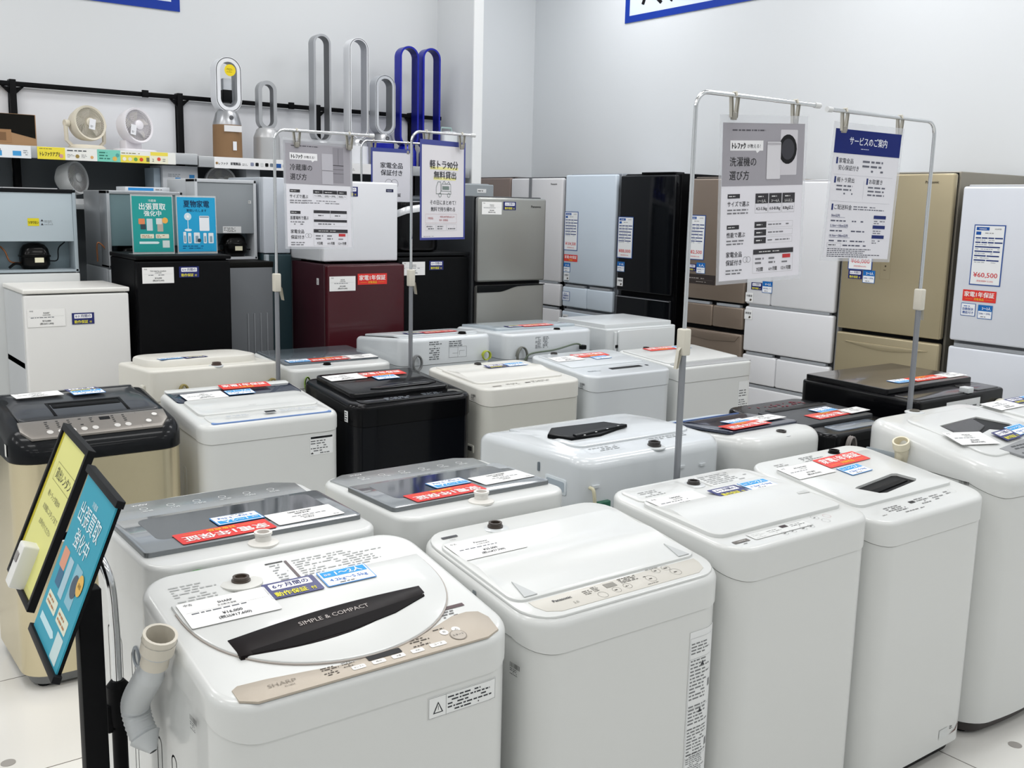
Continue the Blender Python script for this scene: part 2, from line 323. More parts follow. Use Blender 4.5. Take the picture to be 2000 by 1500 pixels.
d=D(); d.fine(0,0,.09,.062,7,'#BCBEBD'); A1.print('instruction_print',d,.0008,x=-.245,y=.108)
d=D(); d.fine(-.04,0,.03,.075,8,'#B4B6B8').rect(-.005,.0,.006,.07,'#6E6466').fine(.01,0,.20,.07,8,'#BEC0C0').rect(-.045,.068,.038,.004,'#444444'); A1.print('instruction_print',d,.0008,x=0,y=.112)
A1.port(-.112,.140,m=mat('#4A4038',.35),ringr=.042,m2=mat('#D9D9D4',.4)); A1.lift=.0065
d=D(); d.frame(-.075,-.02,.15,.04,.0006,'#777777').rect(-.038,-.02,.0006,.04,'#777777').poly([(-.066,-.012),(-.044,-.012),(-.055,.010)],INK).poly([(-.0625,-.010),(-.0475,-.010),(-.055,.006)],'#E8EAE8',2).rect(-.0555,-.006,.001,.008,INK,3).fine(-.034,-.017,.105,.033,5,INK)
A1.wall('warning_label',d,.165,.700,'f',(.152,.042,'#E9EBEA'))
A1.card(c_price,-.171,.050,brand='SHARP',price='¥16,000',tax='¥17,600'); A1.card(c_six,-.036,.070); A1.card(c_one,.080,.071,lift=.0065); sidelabel(A1,-.10,.735)
# pressed ribs on the side panel of A1
q=MB()
for yy in (-.10,-.02,.08,.15): q.patch(rr(yy-.014,yy+.014,.12,.62 if yy!=.15 else .5,.014,5),[rr(yy-.010,yy+.010,.124,.616 if yy!=.15 else .496,.01,5)],lambda u,v,h:(-A1.w/2+.006-h,-u,v),0,.003,WH2)
q.build('side_rib',A1.o)
# drain hose hanging at the left side
q=MB(); pts=bez([(-.322,-.020,.862),(-.326,.0,.81),(-.332,.040,.76),(-.336,.075,.72),(-.335,.090,.69),(-.330,.075,.655),(-.320,.045,.625)],10); n=len(pts)
rs=[.026 if i<6 else (.021 if i<14 else .024+.0018*(i%2)) for i in range(n)]; rs=[.030 if i==0 else r_ for i,r_ in enumerate(rs)]; rs[-8:]=[.024*(1-k/8)+.004 for k in range(8)]
q.tube(pts,rs,mat('#C9CDCF',.5),16,False); q.lathe([(.024,-.06),(.024,.005),(.029,.005),(.029,-.03)],(-.3215,-.022,.868),mat('#D2CCBE',.5),20,(.1,-.35,1),False,False)
q.build('drain_hose',A1.o,ang=60)

A2=Washer('white washing machine with plain folding lid and pale beige touch panel on its top','washer with pale beige touch panel',1.165,1.725,1.45,1.90,.80,.86,.728,.04,.075,ed=.020)
def foldlid(W_,xa,xb,ya,yb,yc,h=.008,hump=.012,name='lid',m=WH,r=.03):
    """two-leaf folding lid: the front leaf (ya..yc) rises to a ridge at yc, the rear leaf is flat"""
    q=MB(); hh=lambda y: hump*max(0,1-abs(y-yc)/.055)
    mp=lambda x,y,z:(x,y,W_.zt(x,y)+z+(hh(y) if z>0 else 0)); st=.022
    q.patch(rr(xa,xb,ya,yb,r,5),[],mp,-.002,h,m,.003,st); return q.build(name,W_.o,ang=25)
A2.patch('top_rim',rr(-.272,.272,-.215,.215,.07,6),.003,WH,b=.003)
L=foldlid(A2,-.266,.262,-.140,.150,.0,h=.009,hump=.007); A2.lift=.0095
for a in (-1,1): q=MB(); q.patch([(a*.222,-.07),(a*.238,-.135),(a*.205,-.135)],[],A2.mp,0,.0115,mat('#BCBFBF',.4),0); q.build('finger_notch',L)
A2.patch('control_panel',[(-.236,-.146),(-.236,-.165),(-.225,-.190),(-.195,-.203),(.20,-.203),(.228,-.190),(.240,-.165),(.242,-.146)],.0042,mat('#C9C6BD',.35),b=.0005)
d=D(); d.tx('Panasonic',-.165,-.170,.012,INK,b=.02,wd=.048).tx('5.0',-.145,-.192,.011,'#8A8880')
for x,y,r_ in ((-.072,-.188,.0115),(-.030,-.184,.0105),(.004,-.181,.0105),(.076,-.178,.013),(.152,-.178,.0135),(.113,-.155,.0105),(.143,-.155,.0105)): d.ring(x,y,r_,.0007,'#77756E').fine(x-.006,y-.0035,.012,.007,1,'#55534E',seed=int(x*1000))
d.rect(-.045,-.170,.030,.016,'#8E8C85').fine(-.107,-.175,.028,.018,3,'#6A6862').fine(-.08,-.172,.022,.02,4,'#6A6862').fine(.0,-.168,.075,.02,4,'#4E4C48').fine(.09,-.147,.06,.005,1,'#6A6862').fine(.05,-.198,.05,.004,1,'#6A6862')
A2.print('control_printing',d,.0045)
A2.port(-.085,.178,m=mat('#3B322C',.35),m2=WH2,h=.026,h0=.003)
d=D(); d.rect(0,0,.042,.009,INK).tx('5.0kg',.02,-.012,.007,'#888888'); A2.print('maker_plate',d,.004,x=-.235,y=.172)
d=D()
for i,(yy,n,hh) in enumerate(((.165,3,.03),(.09,8,.10),(.005,4,.05),(-.06,6,.07),(-.12,8,.06),(-.175,7,.05))): d.fine(-.038,yy-hh/2,.07,hh,int(n*1.5),'#77797B',seed=i+3,den=.93)
for a in (.14,.02,-.03,-.10,-.155): d.rect(-.042,a,.084,.0006,'#8A8C8E')
d.frame(-.042,-.21,.084,.40,.0006,'#9A9C9E').rect(-.040,-.20,.010,.07,'#6A5F60').poly([(-.006,.12),(.006,.12),(0,.132)],INK).poly([(-.006,.006),(.006,.006),(0,.018)],INK).rect(.026,.06,.010,.018,'#7A7C7E').rect(.026,-.085,.010,.018,'#7A7C7E')
A2.wall('safety_label',d,.205,.475,'f',(.088,.41,'#E6E8E8'))
sidelabel(A2,-.165,.69); A2.card(c_price,-.172,.092,brand='Panasonic',price='¥25,000',tax='¥27,500')
d=D(); d.rrect(-.006,-.014,.012,.028,.002,'#8A9296'); A2.wall('side_slot',d,-.02,.795,'l')

A3=Washer('white washing machine with folding lid and small grey maker plate on its front panel','washer with small grey maker plate',1.745,2.285,1.45,1.91,.838,.87,.757,.045,.075,ed=.012)
A3.patch('rear_deck',rr(-.235,-.02,.115,.205,.02,4),.004,WH,b=.003); A3.patch('rear_deck',rr(.035,.235,.115,.205,.02,4),.004,WH,b=.003)
L=foldlid(A3,-.250,.238,-.150,.112,.012,h=.010,hump=.010); A3.lift=.0105
q=MB()
q.patch([(.205,.02),(.225,-.05),(.185,-.045)],[],A3.mp,0,.012,mat('#C2C4C2',.4),0); q.build('finger_notch',L)
d=D(); d.rect(-.232,-.191,.052,.013,'#6E6A66').tx('YAMADA',-.206,-.188,.007,'#D8D6D2',3,b=.01).fine(-.212,-.201,.02,.006,1,'#8A8A8A').rrect(-.165,-.196,.215,.034,.006,'#DADCDA').frame(-.165,-.196,.215,.034,.0005,'#9A9A9A',2).rect(-.045,-.175,.024,.012,'#3A2E30',3)
for i,(x,y) in enumerate(((-.065,-.200),(-.035,-.200),(.005,-.200),(.035,-.200))): d.ring(x,y,.009,.0006,'#777777').fine(x-.005,y-.003,.01,.006,1,'#555555',seed=i)
d.fine(-.155,-.193,.045,.026,4,'#5A5A5A').fine(-.10,-.190,.05,.022,3,'#5A5A5A').fine(-.012,-.188,.055,.022,3,'#5A5A5A').ring(.095,-.165,.011,.0006,'#777777').ring(.135,-.172,.011,.0006,'#B07070').ring(.105,-.192,.011,.0006,'#777777').fine(.13,-.147,.035,.007,1,'#777777').fine(.09,-.168,.012,.006,1,'#666666')
A3.print('control_printing',d,.0008)
A3.port(.005,.165,m=mat('#33302E',.35),m2=WH2)
d=D(); d.fine(.045,.125,.17,.07,6,'#A6A8A8').fine(-.20,.135,.09,.04,4,'#A6A8A8'); A3.print('instruction_print',d,.0045)
A3.card(c_price,-.150,.062,brand='YAMADA',price='¥15,000',tax='¥16,500'); A3.card(c_six,.012,.046,lift=.0155); A3.card(c_one,.131,.049,lift=.0155)

A4=Washer('white washing machine with wide black slot handle in its one-piece lid','washer with wide black slot handle',2.31,2.86,1.45,1.92,.803,.865,.735,.035,.075,ed=.012)
slot=[(-.125,-.045),(-.085,-.098),(-.06,-.105),(.12,-.082),(.138,-.072),(.118,-.02),(.10,-.014),(-.11,-.040)]
L=A4.patch('lid',rr(-.235,.238,-.134,.160,.03,5),.009,WH,holes=[slot],b=.003); A4.lift=.0095
q=MB(); q.patch(slot,[],A4.mp,0,.0015,mat('#141416',.35),0); q.patch([(-.10,-.070),(-.07,-.085),(.11,-.062),(.10,-.05)],[],A4.mp,.001,.005,mat('#101012',.5),.001); q.build('slot_handle',L)
d=D(); d.fine(-.165,-.193,.11,.034,4,'#7A7A7A').rect(-.045,-.172,.024,.011,'#2E2A2C').fine(-.012,-.190,.06,.036,4,'#7A7A7A').fine(.06,-.187,.06,.03,3,'#8A8A8A').fine(-.21,-.195,.03,.006,1,'#8A8A8A').fine(.135,-.175,.03,.02,2,'#8A8A8A').ring(.175,-.165,.012,.0005,'#AAAAAA').fine(-.12,-.207,.13,.008,1,'#7A7A7A')
A4.print('control_printing',d,.0008); A4.port(.10,.190,m=mat('#2A2828',.35),m2=WH2,h=.024)
d=D(); d.fine(-.06,.172,.10,.035,4,'#8E9090').fine(-.19,.175,.06,.02,2,'#AAAAAA'); A4.print('instruction_print',d,.0008)
d=D(); d.fine(-.03,-.004,.02,.012,2,'#444444').poly([(-.03,-.02),(0,-.012),(.02,.004),(.024,.002),(.004,-.016)],'#6A4A42').rect(-.085,-.02,.045,.028,'#D6D9D8'); A4.wall('efficiency_sticker',d,.20,.10,'f')
A4.card(c_price,-.148,.105,brand='IRIS OHYAMA',price='¥17,000',tax='¥18,700'); A4.card(c_red,.048,.124,rot=.03); A4.card(c_one,.010,.052,rot=.05)

A5=Washer('tall white washing machine with bowed front, domed lid and cream hose stub on its side','bowed-front washer with cream hose stub',2.90,3.50,1.462,1.93,.848,.94,.775,.05,.085,dome=.022,bow=.03,ed=.035,base=mat('#35302F',.5),cz=1)
hole=[(-.145,.050),(-.158,-.015),(-.06,-.045),(.02,-.030),(.145,-.085),(.165,-.02),(.10,.062),(.0,.058)]
L=A5.patch('lid',rr(-.215,.225,-.160,.150,.06,6),.006,WH,holes=[hole],b=.003,step=.04)
q=MB(); q.patch(hole,[],A5.mp,0,.0012,mat('#17181A',.35),0,.04); q.patch([(-.145,.040),(-.150,-.012),(-.06,-.035),(.035,-.005),(.06,.055),(-.05,.050)],[],A5.mp,.001,.007,mat('#3A3A3C',.35),.002,.03); q.build('lid_handle',L); A5.lift=.0085
A5.patch('control_panel',[(-.11,-.135),(-.07,-.190),(.0,-.205),(.20,-.205),(.22,-.13),(.1,-.115)],.0075,mat('#8E9092',.35),b=.001,step=.03)
d=D(); d.fine(-.05,-.185,.12,.05,4,'#55585A'); A5.print('control_printing',d,.0082)
sidelabel(A5,-.135,.80)
q=MB(); q.patch(rr(-.21,-.08,.815,.85,.008,3),[],lambda u,v,h:(-A5.w/2-h,-u,v),-.001,.001,mat('#9DA6AC',.5),.0005); q.build('side_recess',A5.o)
q=MB(); c=(-A5.w/2-.012,.075,.875); q.lathe([(.022,-.05),(.022,-.005),(.026,0),(.026,.025),(.021,.025),(.020,-.02)],c,mat('#DDD6BE',.5),20,(-.45,-.1,1),True,False); q.tube([(-A5.w/2+.01,.085,.83),(-A5.w/2-.008,.078,.84),(-A5.w/2-.012,.076,.87)],.018,mat('#DDD6BE',.5),12); q.build('drain_hose',A5.o)
A5.card(c_price,-.150,-.062,rot=-.22,brand='HITACHI',price='¥22,000',tax='¥24,200'); A5.card(c_six,.022,-.088,rot=.05,lift=.012); A5.card(c_one,.125,-.075,rot=.05,lift=.012)
A5.port(-.04,.205,m=mat('#6E6A62',.4),m2=WH2,h=.014)
# ---------------------------------------------------------------- setting
def struct(name,boxes,m,b=0):
    q=MB()
    for bx in boxes: q.box(*bx,m)
    o=q.build(name); o['kind']='structure'; return o
WALL=mat('#D9DCDE',.75,noise=(300,(1,1,1),.05))
struct('wall_back',[(-4,3.97,6.2,6.3,0,4)],WALL); struct('wall_partition',[(3.97,4.03,5.75,7.2,0,4)],WALL); struct('trim_1',[(3.962,4.036,5.742,5.752,0,4)],mat('#F0F2F2',.5))
struct('wall_alcove',[(4.03,5.7,7.2,7.3,0,4)],WALL); struct('wall_right',[(5.6,5.7,-4.1,7.2,0,4)],WALL); struct('wall_left',[(-4.1,-4,-4.1,6.3,0,4)],WALL); struct('wall_front',[(-4,5.6,-4.1,-4,0,4)],WALL)
struct('ceiling',[(-4.1,5.7,-4.1,7.3,4,4.1)],mat('#ECECEC',.8))
def floor():
    m=bpy.data.materials.new('floor_tile'); m.use_nodes=True; nt=m.node_tree; b=nt.nodes['Principled BSDF']; N=nt.nodes.new; Lk=nt.links.new
    tc=N('ShaderNodeTexCoord'); mp=N('ShaderNodeMapping'); mp.inputs['Location'].default_value=(-.199,-.32,0); br=N('ShaderNodeTexBrick'); br.offset=0; br.inputs['Scale'].default_value=1
    br.inputs['Brick Width'].default_value=.646; br.inputs['Row Height'].default_value=.646; br.inputs['Mortar Size'].default_value=.0022; br.inputs['Mortar Smooth'].default_value=0
    br.inputs['Color1'].default_value=lin('#E9E8E3'); br.inputs['Color2'].default_value=lin('#E4E2DC'); br.inputs['Mortar'].default_value=lin('#6E6A64')
    Lk(tc.outputs['Object'],mp.inputs[0]); Lk(mp.outputs[0],br.inputs[0]); Lk(br.outputs[0],b.inputs['Base Color']); b.inputs['Roughness'].default_value=.16; b.inputs['Coat Weight'].default_value=.3
    q=MB(); q.box(-4.1,5.7,-4.1,7.3,-.1,0,m); o=q.build('floor'); o['kind']='structure'
floor()
for i,(x,y) in enumerate(((.488,2.993),(3.011,1.375))):
    q=MB(); q.lathe([(.020,.0002),(.020,.0012)],(0,0,0),mat('#9C9893',.6),20); o=q.build('floor_marker'); o.location=(x,y,0); tag(o,('round grey sticker on the floor beside the black sign post','round grey sticker on the floor in front of the bowed-front washer')[i],'floor sticker')
A6=Washer('white washing machine cut off by the right edge of the photo, beyond the bowed-front washer','washer cut off by the photo edge',3.56,4.12,1.45,1.93,.87,.915,.79,.03,.07)
A6.patch('lid',rr(-.24,.24,-.15,.22,.03,5),.008,WH); A6.lift=.009
A6.card(c_price,-.17,.17,brand='SHARP',price='¥19,000',tax='¥20,900'); A6.card(c_six,-.03,.185); A6.card(c_one,.085,.185)
# ---- row B: backs turned to row A
def glasslid(n,lab,who,x0,x1,yn,yf,zn,zf,br,pr,tx_):
    W_=Washer(lab,who,x0,x1,yn,yf,zn,zf,.775,.02,.055,flip=1,ed=.012,bow=.025)
    w2=W_.w/2; W_.patch('control_panel',[(-w2+.03,-.075),(-w2+.02,-.19),(-w2+.07,-.222),(w2-.07,-.222),(w2-.02,-.19),(w2-.03,-.075)],.004,mat('#B4B8B8',.25,metal=.6),b=.001)
    d=D()
    for i in range(6): d.ring(-.16+i*.062,-.165,.009,.001,'#F0F0F0').fine(-.175+i*.062,-.15,.03,.01,2,'#D8DADA',seed=i)
    d.tx(br,.15,-.20,.013,'#EDEDED'); W_.print('control_printing',d,.0045)
    L=W_.patch('lid',rr(-w2+.012,w2-.012,-.085,.150,.012,4),.011,mat('#868C90',.08,coat=.6),b=.002,ms=mat('#7E8284',.3,metal=.7))
    q=MB(); q.patch(rr(-w2+.05,w2-.06,-.068,.085,.02,4),[],W_.mp,.009,.0113,mat('#2F363B',.06,coat=.8),0); q.build('glass_window',L)
    q=MB(); z=W_.zt(.02,.19); q.lathe([(.032,-.002),(.032,.003),(.024,.006),(.017,.008),(.017,.020),(.019,.021),(.019,.026),(.013,.026),(.012,.014)],(.01,.186,z),mat('#E4E2DC',.4),24,c0=False); q.lathe([(.012,.014),(.001,.0141)],(.01,.186,z),mat('#7A5248',.5),20,c0=False); q.build('water_inlet',W_.o)
    d=D(); d.fine(-.03,-.02,.06,.006,1,'#9A9A9A'); W_.print('fine_print',d,.0008,x=.14,y=.165)
    q=MB(); q.lathe([(.007,0),(.006,.006),(.001,.008)],(w2-.002,-.11,.83),WH2,12,(1,0,.1)); q.build('hinge_cap',W_.o)
    W_.lift=.0115; W_.card(c_red,.062,.107,rot=.02); W_.card(c_one,.006,.034,rot=.02); W_.card(c_price,-.132 if x0<1 else -.142,.088 if x0<1 else .062,rot=.02,sc=.95,brand=br,price=pr,tax=tx_)
    return W_
B1=glasslid(0,'white washing machine with smoked glass lid, back turned, behind the crescent-handle washer','glass-lid washer behind the crescent-handle one',.585,1.10,1.925,2.37,.885,.89,'AQUA','¥18,000','¥19,800')
B2=glasslid(1,'white washing machine with smoked glass lid, back turned, behind the touch-panel washer','glass-lid washer behind the touch-panel one',1.16,1.655,1.93,2.37,.887,.88,'AQUA','¥20,000','¥22,000')
q=MB(); q.tube([(.17+.028*cos(a),B1.d/2+.010,.850+.022*sin(a)) for a in [k*.4 for k in range(33)]],.0022,mat('#3F8A3A',.5),6); q.build('earth_wire',B1.o)
q=MB()
for yy in (-.10,-.02,.07): q.patch(rr(yy-.013,yy+.013,.15,.66,.013,5),[rr(yy-.009,yy+.009,.154,.656,.009,5)],lambda u,v,h:(B1.w/2-.006+h,u,v),0,.003,WH2)
q.tube([(B1.w/2-.002,.10+.02*cos(a),.66+.02*sin(a)) for a in [k*.5 for k in range(26)]],.004,mat('#8E949A',.5),6)
q.build('side_rib',B1.o)
B3=Washer('large white washing machine with domed top and black lid grip, back turned, by tall pole','large domed washer with black lid grip',1.80,2.385,2.055,2.58,.905,.885,.765,0,.06,flip=1,dome=.035,ed=.026,cz=1,mb=WHB,mc=WHB)
L=B3.patch('lid',rr(-.24,.24,-.17,.17,.04,6),.006,WHB,b=.003,step=.04)
q=MB(); q.patch([(-.05,.075),(.10,.12),(.21,.118),(.245,.05),(.18,-.015),(-.02,.0)],[],B3.mp,.002,.014,mat('#1B1D20',.35),.004,.03); q.patch([(-.03,.07),(.19,.10),(.19,.118),(-.04,.085)],[],B3.mp,.012,.019,mat('#2A2C30',.3),.002,.03)
for i in range(4): q.patch(rrc(.0+i*.055,.088+i*.012,.007,.004,.001,2),[],B3.mp,.019,.0195,WH,0)
q.build('lid_grip',L)
q=MB()
d=D(); d.fine(-.19,.175,.24,.022,2,'#9CA0A2').fine(.10,.18,.11,.03,3,'#A6AAAC').frame(.09,.172,.13,.045,.0006,'#A6AAAC'); B3.print('instruction_print',d,.0008)
B3.port(-.02,.225,m=mat('#33302E',.35),r=.018,h=.030,ringr=.034,h0=-.004)
q=MB(); zz=.80
for u,v in ((-.24,.835),(.19,.84),(.10,.845),(-.05,.73),(.16,.70),(-.24,.74)): q.box(-u-.012,-u+.012,B3.d/2-.008,B3.d/2+.006,v-.003,v+.004,WHB)
q.build('back_clip',B3.o)
q=MB(); q.patch(rr(.105,.20,.80,.845,.006,3),[],lambda u,v,h:(B3.w/2+.0-.004+h,u,v),0,.007,mat('#D5DDE2',.4),.001); q.patch(rr(.113,.192,.808,.837,.004,3),[],lambda u,v,h:(B3.w/2-.004+h,u,v),.0065,.0076,mat('#A8B4BE',.5),0); q.patch(rr(.070,.078,.845,.872,.003,2),[],lambda u,v,h:(B3.w/2-.004+h,u,v),.0,.0076,mat('#6A747C',.5),0); q.build('side_grip',B3.o)
q=MB(); q.tube(bez([(.262,B3.d/2-.0,.835),(.262,B3.d/2+.02,.82),(.255,B3.d/2+.02,.70),(.26,B3.d/2+.015,.45)]),.005,mat('#C9C4A8',.5),8); q.box(.19,.235,B3.d/2-.006,B3.d/2+.012,.745,.79,mat('#23604A',.5),.003); q.build('power_cord',B3.o)
B4=Washer('white washing machine with dark blue lid strip and blue front edge, back turned','dark-strip washer beside the domed one',2.415,2.80,1.985,2.47,.905,.865,.77,0,.07,flip=1,dome=.02,ed=.035,cz=1)
L=B4.patch('lid',rr(-.17,.172,-.10,.145,.02,4),.007,mat('#20283C',.15,coat=.5),b=.002,step=.04); B4.patch('control_panel',rr(-.15,.15,-.205,-.115,.03,5),.004,mat('#C6D2DC',.3),b=.001,step=.04)
B4.patch('blue_trim',rr(-.165,.165,-.118,-.108,.004,2),.008,mat('#3E5F9A',.3),b=.001,step=.04); B4.port(-.01,.198,m=mat('#33302E',.35),r=.016,h=.024,h0=-.008)
B4.lift=.009; B4.card(c_red,.055,.105,rot=.04,sc=.95); B4.card(c_one,.03,.045,rot=.04,sc=.95); B4.card(c_price,-.09,.062,rot=.04,sc=.86,brand='Haier',price='¥14,000',tax='¥15,400')
B5=Washer('glossy black washing machine with red floral print and sunken lid, back turned','black washer with red floral print',2.83,3.255,1.99,2.46,.875,.89,.80,0,.05,flip=1,mb=BLK,mc=BLK,ed=.015)
L=B5.patch('lid',rr(-.195,.195,-.095,.12,.012,3),.010,mat('#2A2D31',.35),b=.003); B5.lift=.0105
B5.patch('sunken_grip',rr(-.17,.15,-.10,-.062,.008,3),.0115,mat('#060607',.3),b=.001); B5.patch('rear_deck',rr(-.12,.13,.14,.205,.01,3),.003,mat('#7E8894',.15,coat=.5),b=.001)
d=D(); R=random.Random(7)
for i in range(26):
    x,y=R.uniform(-.15,.13),R.uniform(-.19,-.125); a=R.uniform(0,6.3); r_=R.uniform(.008,.018); d.poly([(x+r_*cos(a),y+r_*sin(a)),(x+.4*r_*cos(a+1.6),y+.4*r_*sin(a+1.6)),(x-r_*.6*cos(a),y-r_*.6*sin(a)),(x+.4*r_*cos(a-1.6),y+.4*r_*sin(a-1.6))],'#6E1B2A')
B5.print('floral_print',d,.0008)
q=MB(); q.tube([(.12+.018*cos(a),B5.d/2+.006+.001*a,.82+.045*sin(a)) for a in [k*.4 for k in range(48)]],.0035,mat('#8A8480',.5),6); q.build('power_cord',B5.o)
B5.card(c_red,-.02,.055,rot=.03); B5.card(c_one,-.06,.0,rot=.03,lift=.0118); B5.card(c_price,-.155,.062,rot=.03,sc=.7,lift=.0135,brand='Haier',price='¥16,000',tax='¥17,600')
B6=Washer('square black washing machine with flat dark lid and white labels on its back','square black washer with flat dark lid',3.40,4.03,2.035,2.56,.925,.935,.80,0,.03,flip=1,mb=BLK,mc=BLK,ed=.010)
L=B6.patch('lid',rr(-.30,.30,-.25,.125,.012,3),.022,mat('#4A433C',.22,coat=.4),b=.004,ms=BLK); B6.lift=.0225
B6.patch('rear_deck',rr(-.10,.29,.145,.245,.01,3),.004,mat('#3B3A3C',.2,coat=.4),b=.001); B6.patch('rear_deck',rr(-.29,-.13,.145,.245,.01,3),.004,mat('#3B3A3C',.2,coat=.4),b=.001)
q=MB(); q.box(-.070,-.030,.222,.262,.925,.948,WH2,.004); q.build('inlet_cap',B6.o)
d=D(); d.fine(-.11,-.09,.10,.165,12,'#6A6C6E').rect(.02,-.09,.001,.17,'#999999').fine(.03,-.09,.08,.165,11,'#6A6C6E',seed=5); B6.wall('rating_label',d,-.0,.81,'rc',(.24,.19,'#E9EAEA'))
q=MB(); q.tube([(-.26+.035*cos(a),B6.d/2+.004+.0012*a,.865+.018*sin(a)) for a in [k*.4 for k in range(40)]],.004,mat('#D8D4C4',.5),6); q.build('power_cord',B6.o)
B6.card(c_red,-.07,.055,rot=-.02); B6.card(c_one,.088,.045,rot=-.05); B6.card(c_price,-.245,.062,rot=-.02,sc=.8,brand='Haier',price='¥24,000',tax='¥26,400')
# ---- row C: facing the aisle, behind
GOLDST=mat('#D2C7A8',.27,metal=.85,noise=(90,(1,1,.02),.05))
C1=Washer('steel-sided washing machine with black domed top and silver button panel','steel-sided washer with black top',.62,1.17,3.385,3.88,.825,.90,.765,0,.09,dome=.04,ed=.045,mb=GOLDST,mc=mat('#23262A',.28,coat=.4),cz=1,base=mat('#77797A',.5))
C1.o.name='washing_machine'
C1.patch('control_panel',[(-.232,-.125),(-.235,-.18),(-.21,-.222),(.20,-.222),(.232,-.18),(.235,-.125)],.006,mat('#8F8A84',.35,metal=.6),b=.002,step=.03)
d=D(); d.rect(.015,-.158,.034,.018,'#16181A')
for i,x in enumerate((-.15,-.115,-.08,-.045,-.01,.06,.095)): d.circ(x,-.198,.010,'#C6C4C0').fine(x-.006,-.18,.012,.045,4,'#3A3A3A',seed=i+2)
for x,y in ((.165,-.19),(.195,-.155)): d.ring(x,y,.014,.002,'#8A8884').circ(x,y,.009,'#DAD8D4')
d.rect(.135,-.222,.001,.095,'#6E6C68'); C1.print('control_printing',d,.0064)
L=C1.patch('lid',rr(-.225,.225,-.12,.215,.02,4),.006,mat('#2B2E32',.3,coat=.3),b=.003,step=.04)
q=MB(); q.patch([(-.115,-.105),(-.12,.0),(.125,.0),(.13,-.105),(.12,-.105),(.115,-.01),(-.11,-.01),(-.105,-.105)],[],C1.mp,.004,.0085,mat('#1A1B1D',.35),.001,.03); q.patch(rr(-.105,.115,-.05,-.008,.006,3),[],C1.mp,.005,.0075,mat('#070708',.35),.001,.03); q.patch(rr(-.22,.22,.17,.212,.01,3),[],C1.mp,.004,.0085,mat('#3C3E41',.3,metal=.5),.001,.03); q.build('lid_grip',L)
C1.lift=.0085; C1.card(c_price,-.120,.098,rot=.05,lift=.012,sc=.9,brand='DAEWOO',price='¥12,000',tax='¥13,200'); C1.card(c_six,.035,.128,rot=.03,lift=.012); C1.card(c_one,.038,.070,rot=.03,lift=.013)
d=D(); d.rect(-.012,-.02,.024,.04,'#E6E6E2'); C1.wall('size_sticker',d,-.16,.80,'l')
C2=Washer('white washing machine with blue-rimmed panel and dark blue strip behind its lid','white washer with blue-rimmed panel',1.225,1.77,3.41,3.87,.818,.87,.75,.04,.05,ed=.022)
C2.patch('rear_deck',rr(-.25,.25,.055,.215,.02,4),.004,mat('#1F2A3C',.15,coat=.5),b=.001); C2.patch('rear_rim',rr(-.25,.25,.18,.22,.01,4),.007,WH,b=.002)
L=foldlid(C2,-.235,.235,-.125,.062,-.02,h=.009,hump=.004); C2.patch('control_panel',rr(-.225,.24,-.212,-.115,.03,5),.0035,WH,b=.001); C2.patch('blue_trim',rr(-.225,.24,-.216,-.200,.008,3),.003,mat('#6F8FC4',.35),b=.001)
d=D(); d.rect(-.01,-.182,.042,.020,'#2E3136').fine(-.16,-.19,.13,.02,2,'#A9B2BC').fine(.05,-.185,.15,.025,3,'#A9B2BC').fine(-.03,-.075,.04,.006,1,'#AAAAAA').rect(-.14,-.085,.28,.0015,'#C2C6C8'); C2.print('control_printing',d,.012)
C2.lift=.008; C2.card(c_red,.055,.170,rot=-.02,sc=.95,lift=.0115); C2.card(c_one,.008,.105,rot=.0); C2.card(c_price,-.135,.098,rot=.03,sc=.95,brand='Haier',price='¥15,000',tax='¥16,500')
d=D(); d.rect(-.045,.026,.09,.008,'#2A2C30').fine(-.045,-.034,.088,.056,6,'#6A6C6E').poly([(-.043,-.032),(-.035,-.032),(-.039,-.024)],INK); C2.wall('rating_label',d,.19,.70,'f',(.094,.072,'#E8EAEA'))
q=MB()
for yy in (-.13,-.05,.05): q.patch(rr(yy-.018,yy+.018,.12,.64,.018,5),[rr(yy-.012,yy+.012,.126,.634,.012,5)],lambda u,v,h:(-C2.w/2+.006-h,-u,v),0,.004,WH2)
q.build('side_rib',C2.o)
C3=Washer('glossy black washing machine with raised black lid, beside the blue-rimmed white one','glossy black washer with raised lid',1.82,2.385,3.41,3.87,.832,.872,.745,.03,.06,mb=mat('#15181F',.22,coat=.6),mc=BLK,ed=.02)
C3.patch('control_panel',rr(-.235,.245,-.218,-.14,.03,5),.003,mat('#101114',.12,coat=.6),b=.001)
d=D(); d.tx('Hisense',-.19,-.188,.012,'#9AA0A6').fine(-.12,-.205,.17,.035,3,'#8E949C').fine(.06,-.19,.12,.03,3,'#6E747C'); C3.print('control_printing',d,.0035)
L=C3.patch('lid',rr(-.235,.225,-.132,.20,.03,5),.018,mat('#1B1C1F',.2,coat=.6),b=.004); C3.lift=.019
q=MB(); q.patch([(-.13,-.088),(-.08,-.102),(.14,-.095),(.19,-.075),(.10,-.06),(-.06,-.07)],[],C3.mp,.018,.024,mat('#0B0C0E',.1,coat=.8),.002); q.build('lid_grip',L)
C3.card(c_red,.045,.125,rot=-.0,sc=1.0); C3.card(c_one,.03,.066,rot=.02); C3.card(c_price,-.135,.120,rot=.03,brand='Hisense',price='¥16,000',tax='¥17,600')
d=D(); d.rect(-.014,-.022,.028,.044,'#E6E8E8').fine(-.011,-.019,.022,.038,4,'#444444'); C3.wall('size_sticker',d,-.175,.785,'l')
C4=Washer('light beige washing machine with folding lid, right of the glossy black one','light beige washer with folding lid',2.43,2.98,3.41,3.88,.84,.872,.765,.03,.06,mb=BEI,mc=mat('#D6D5CE',.3),ed=.010)
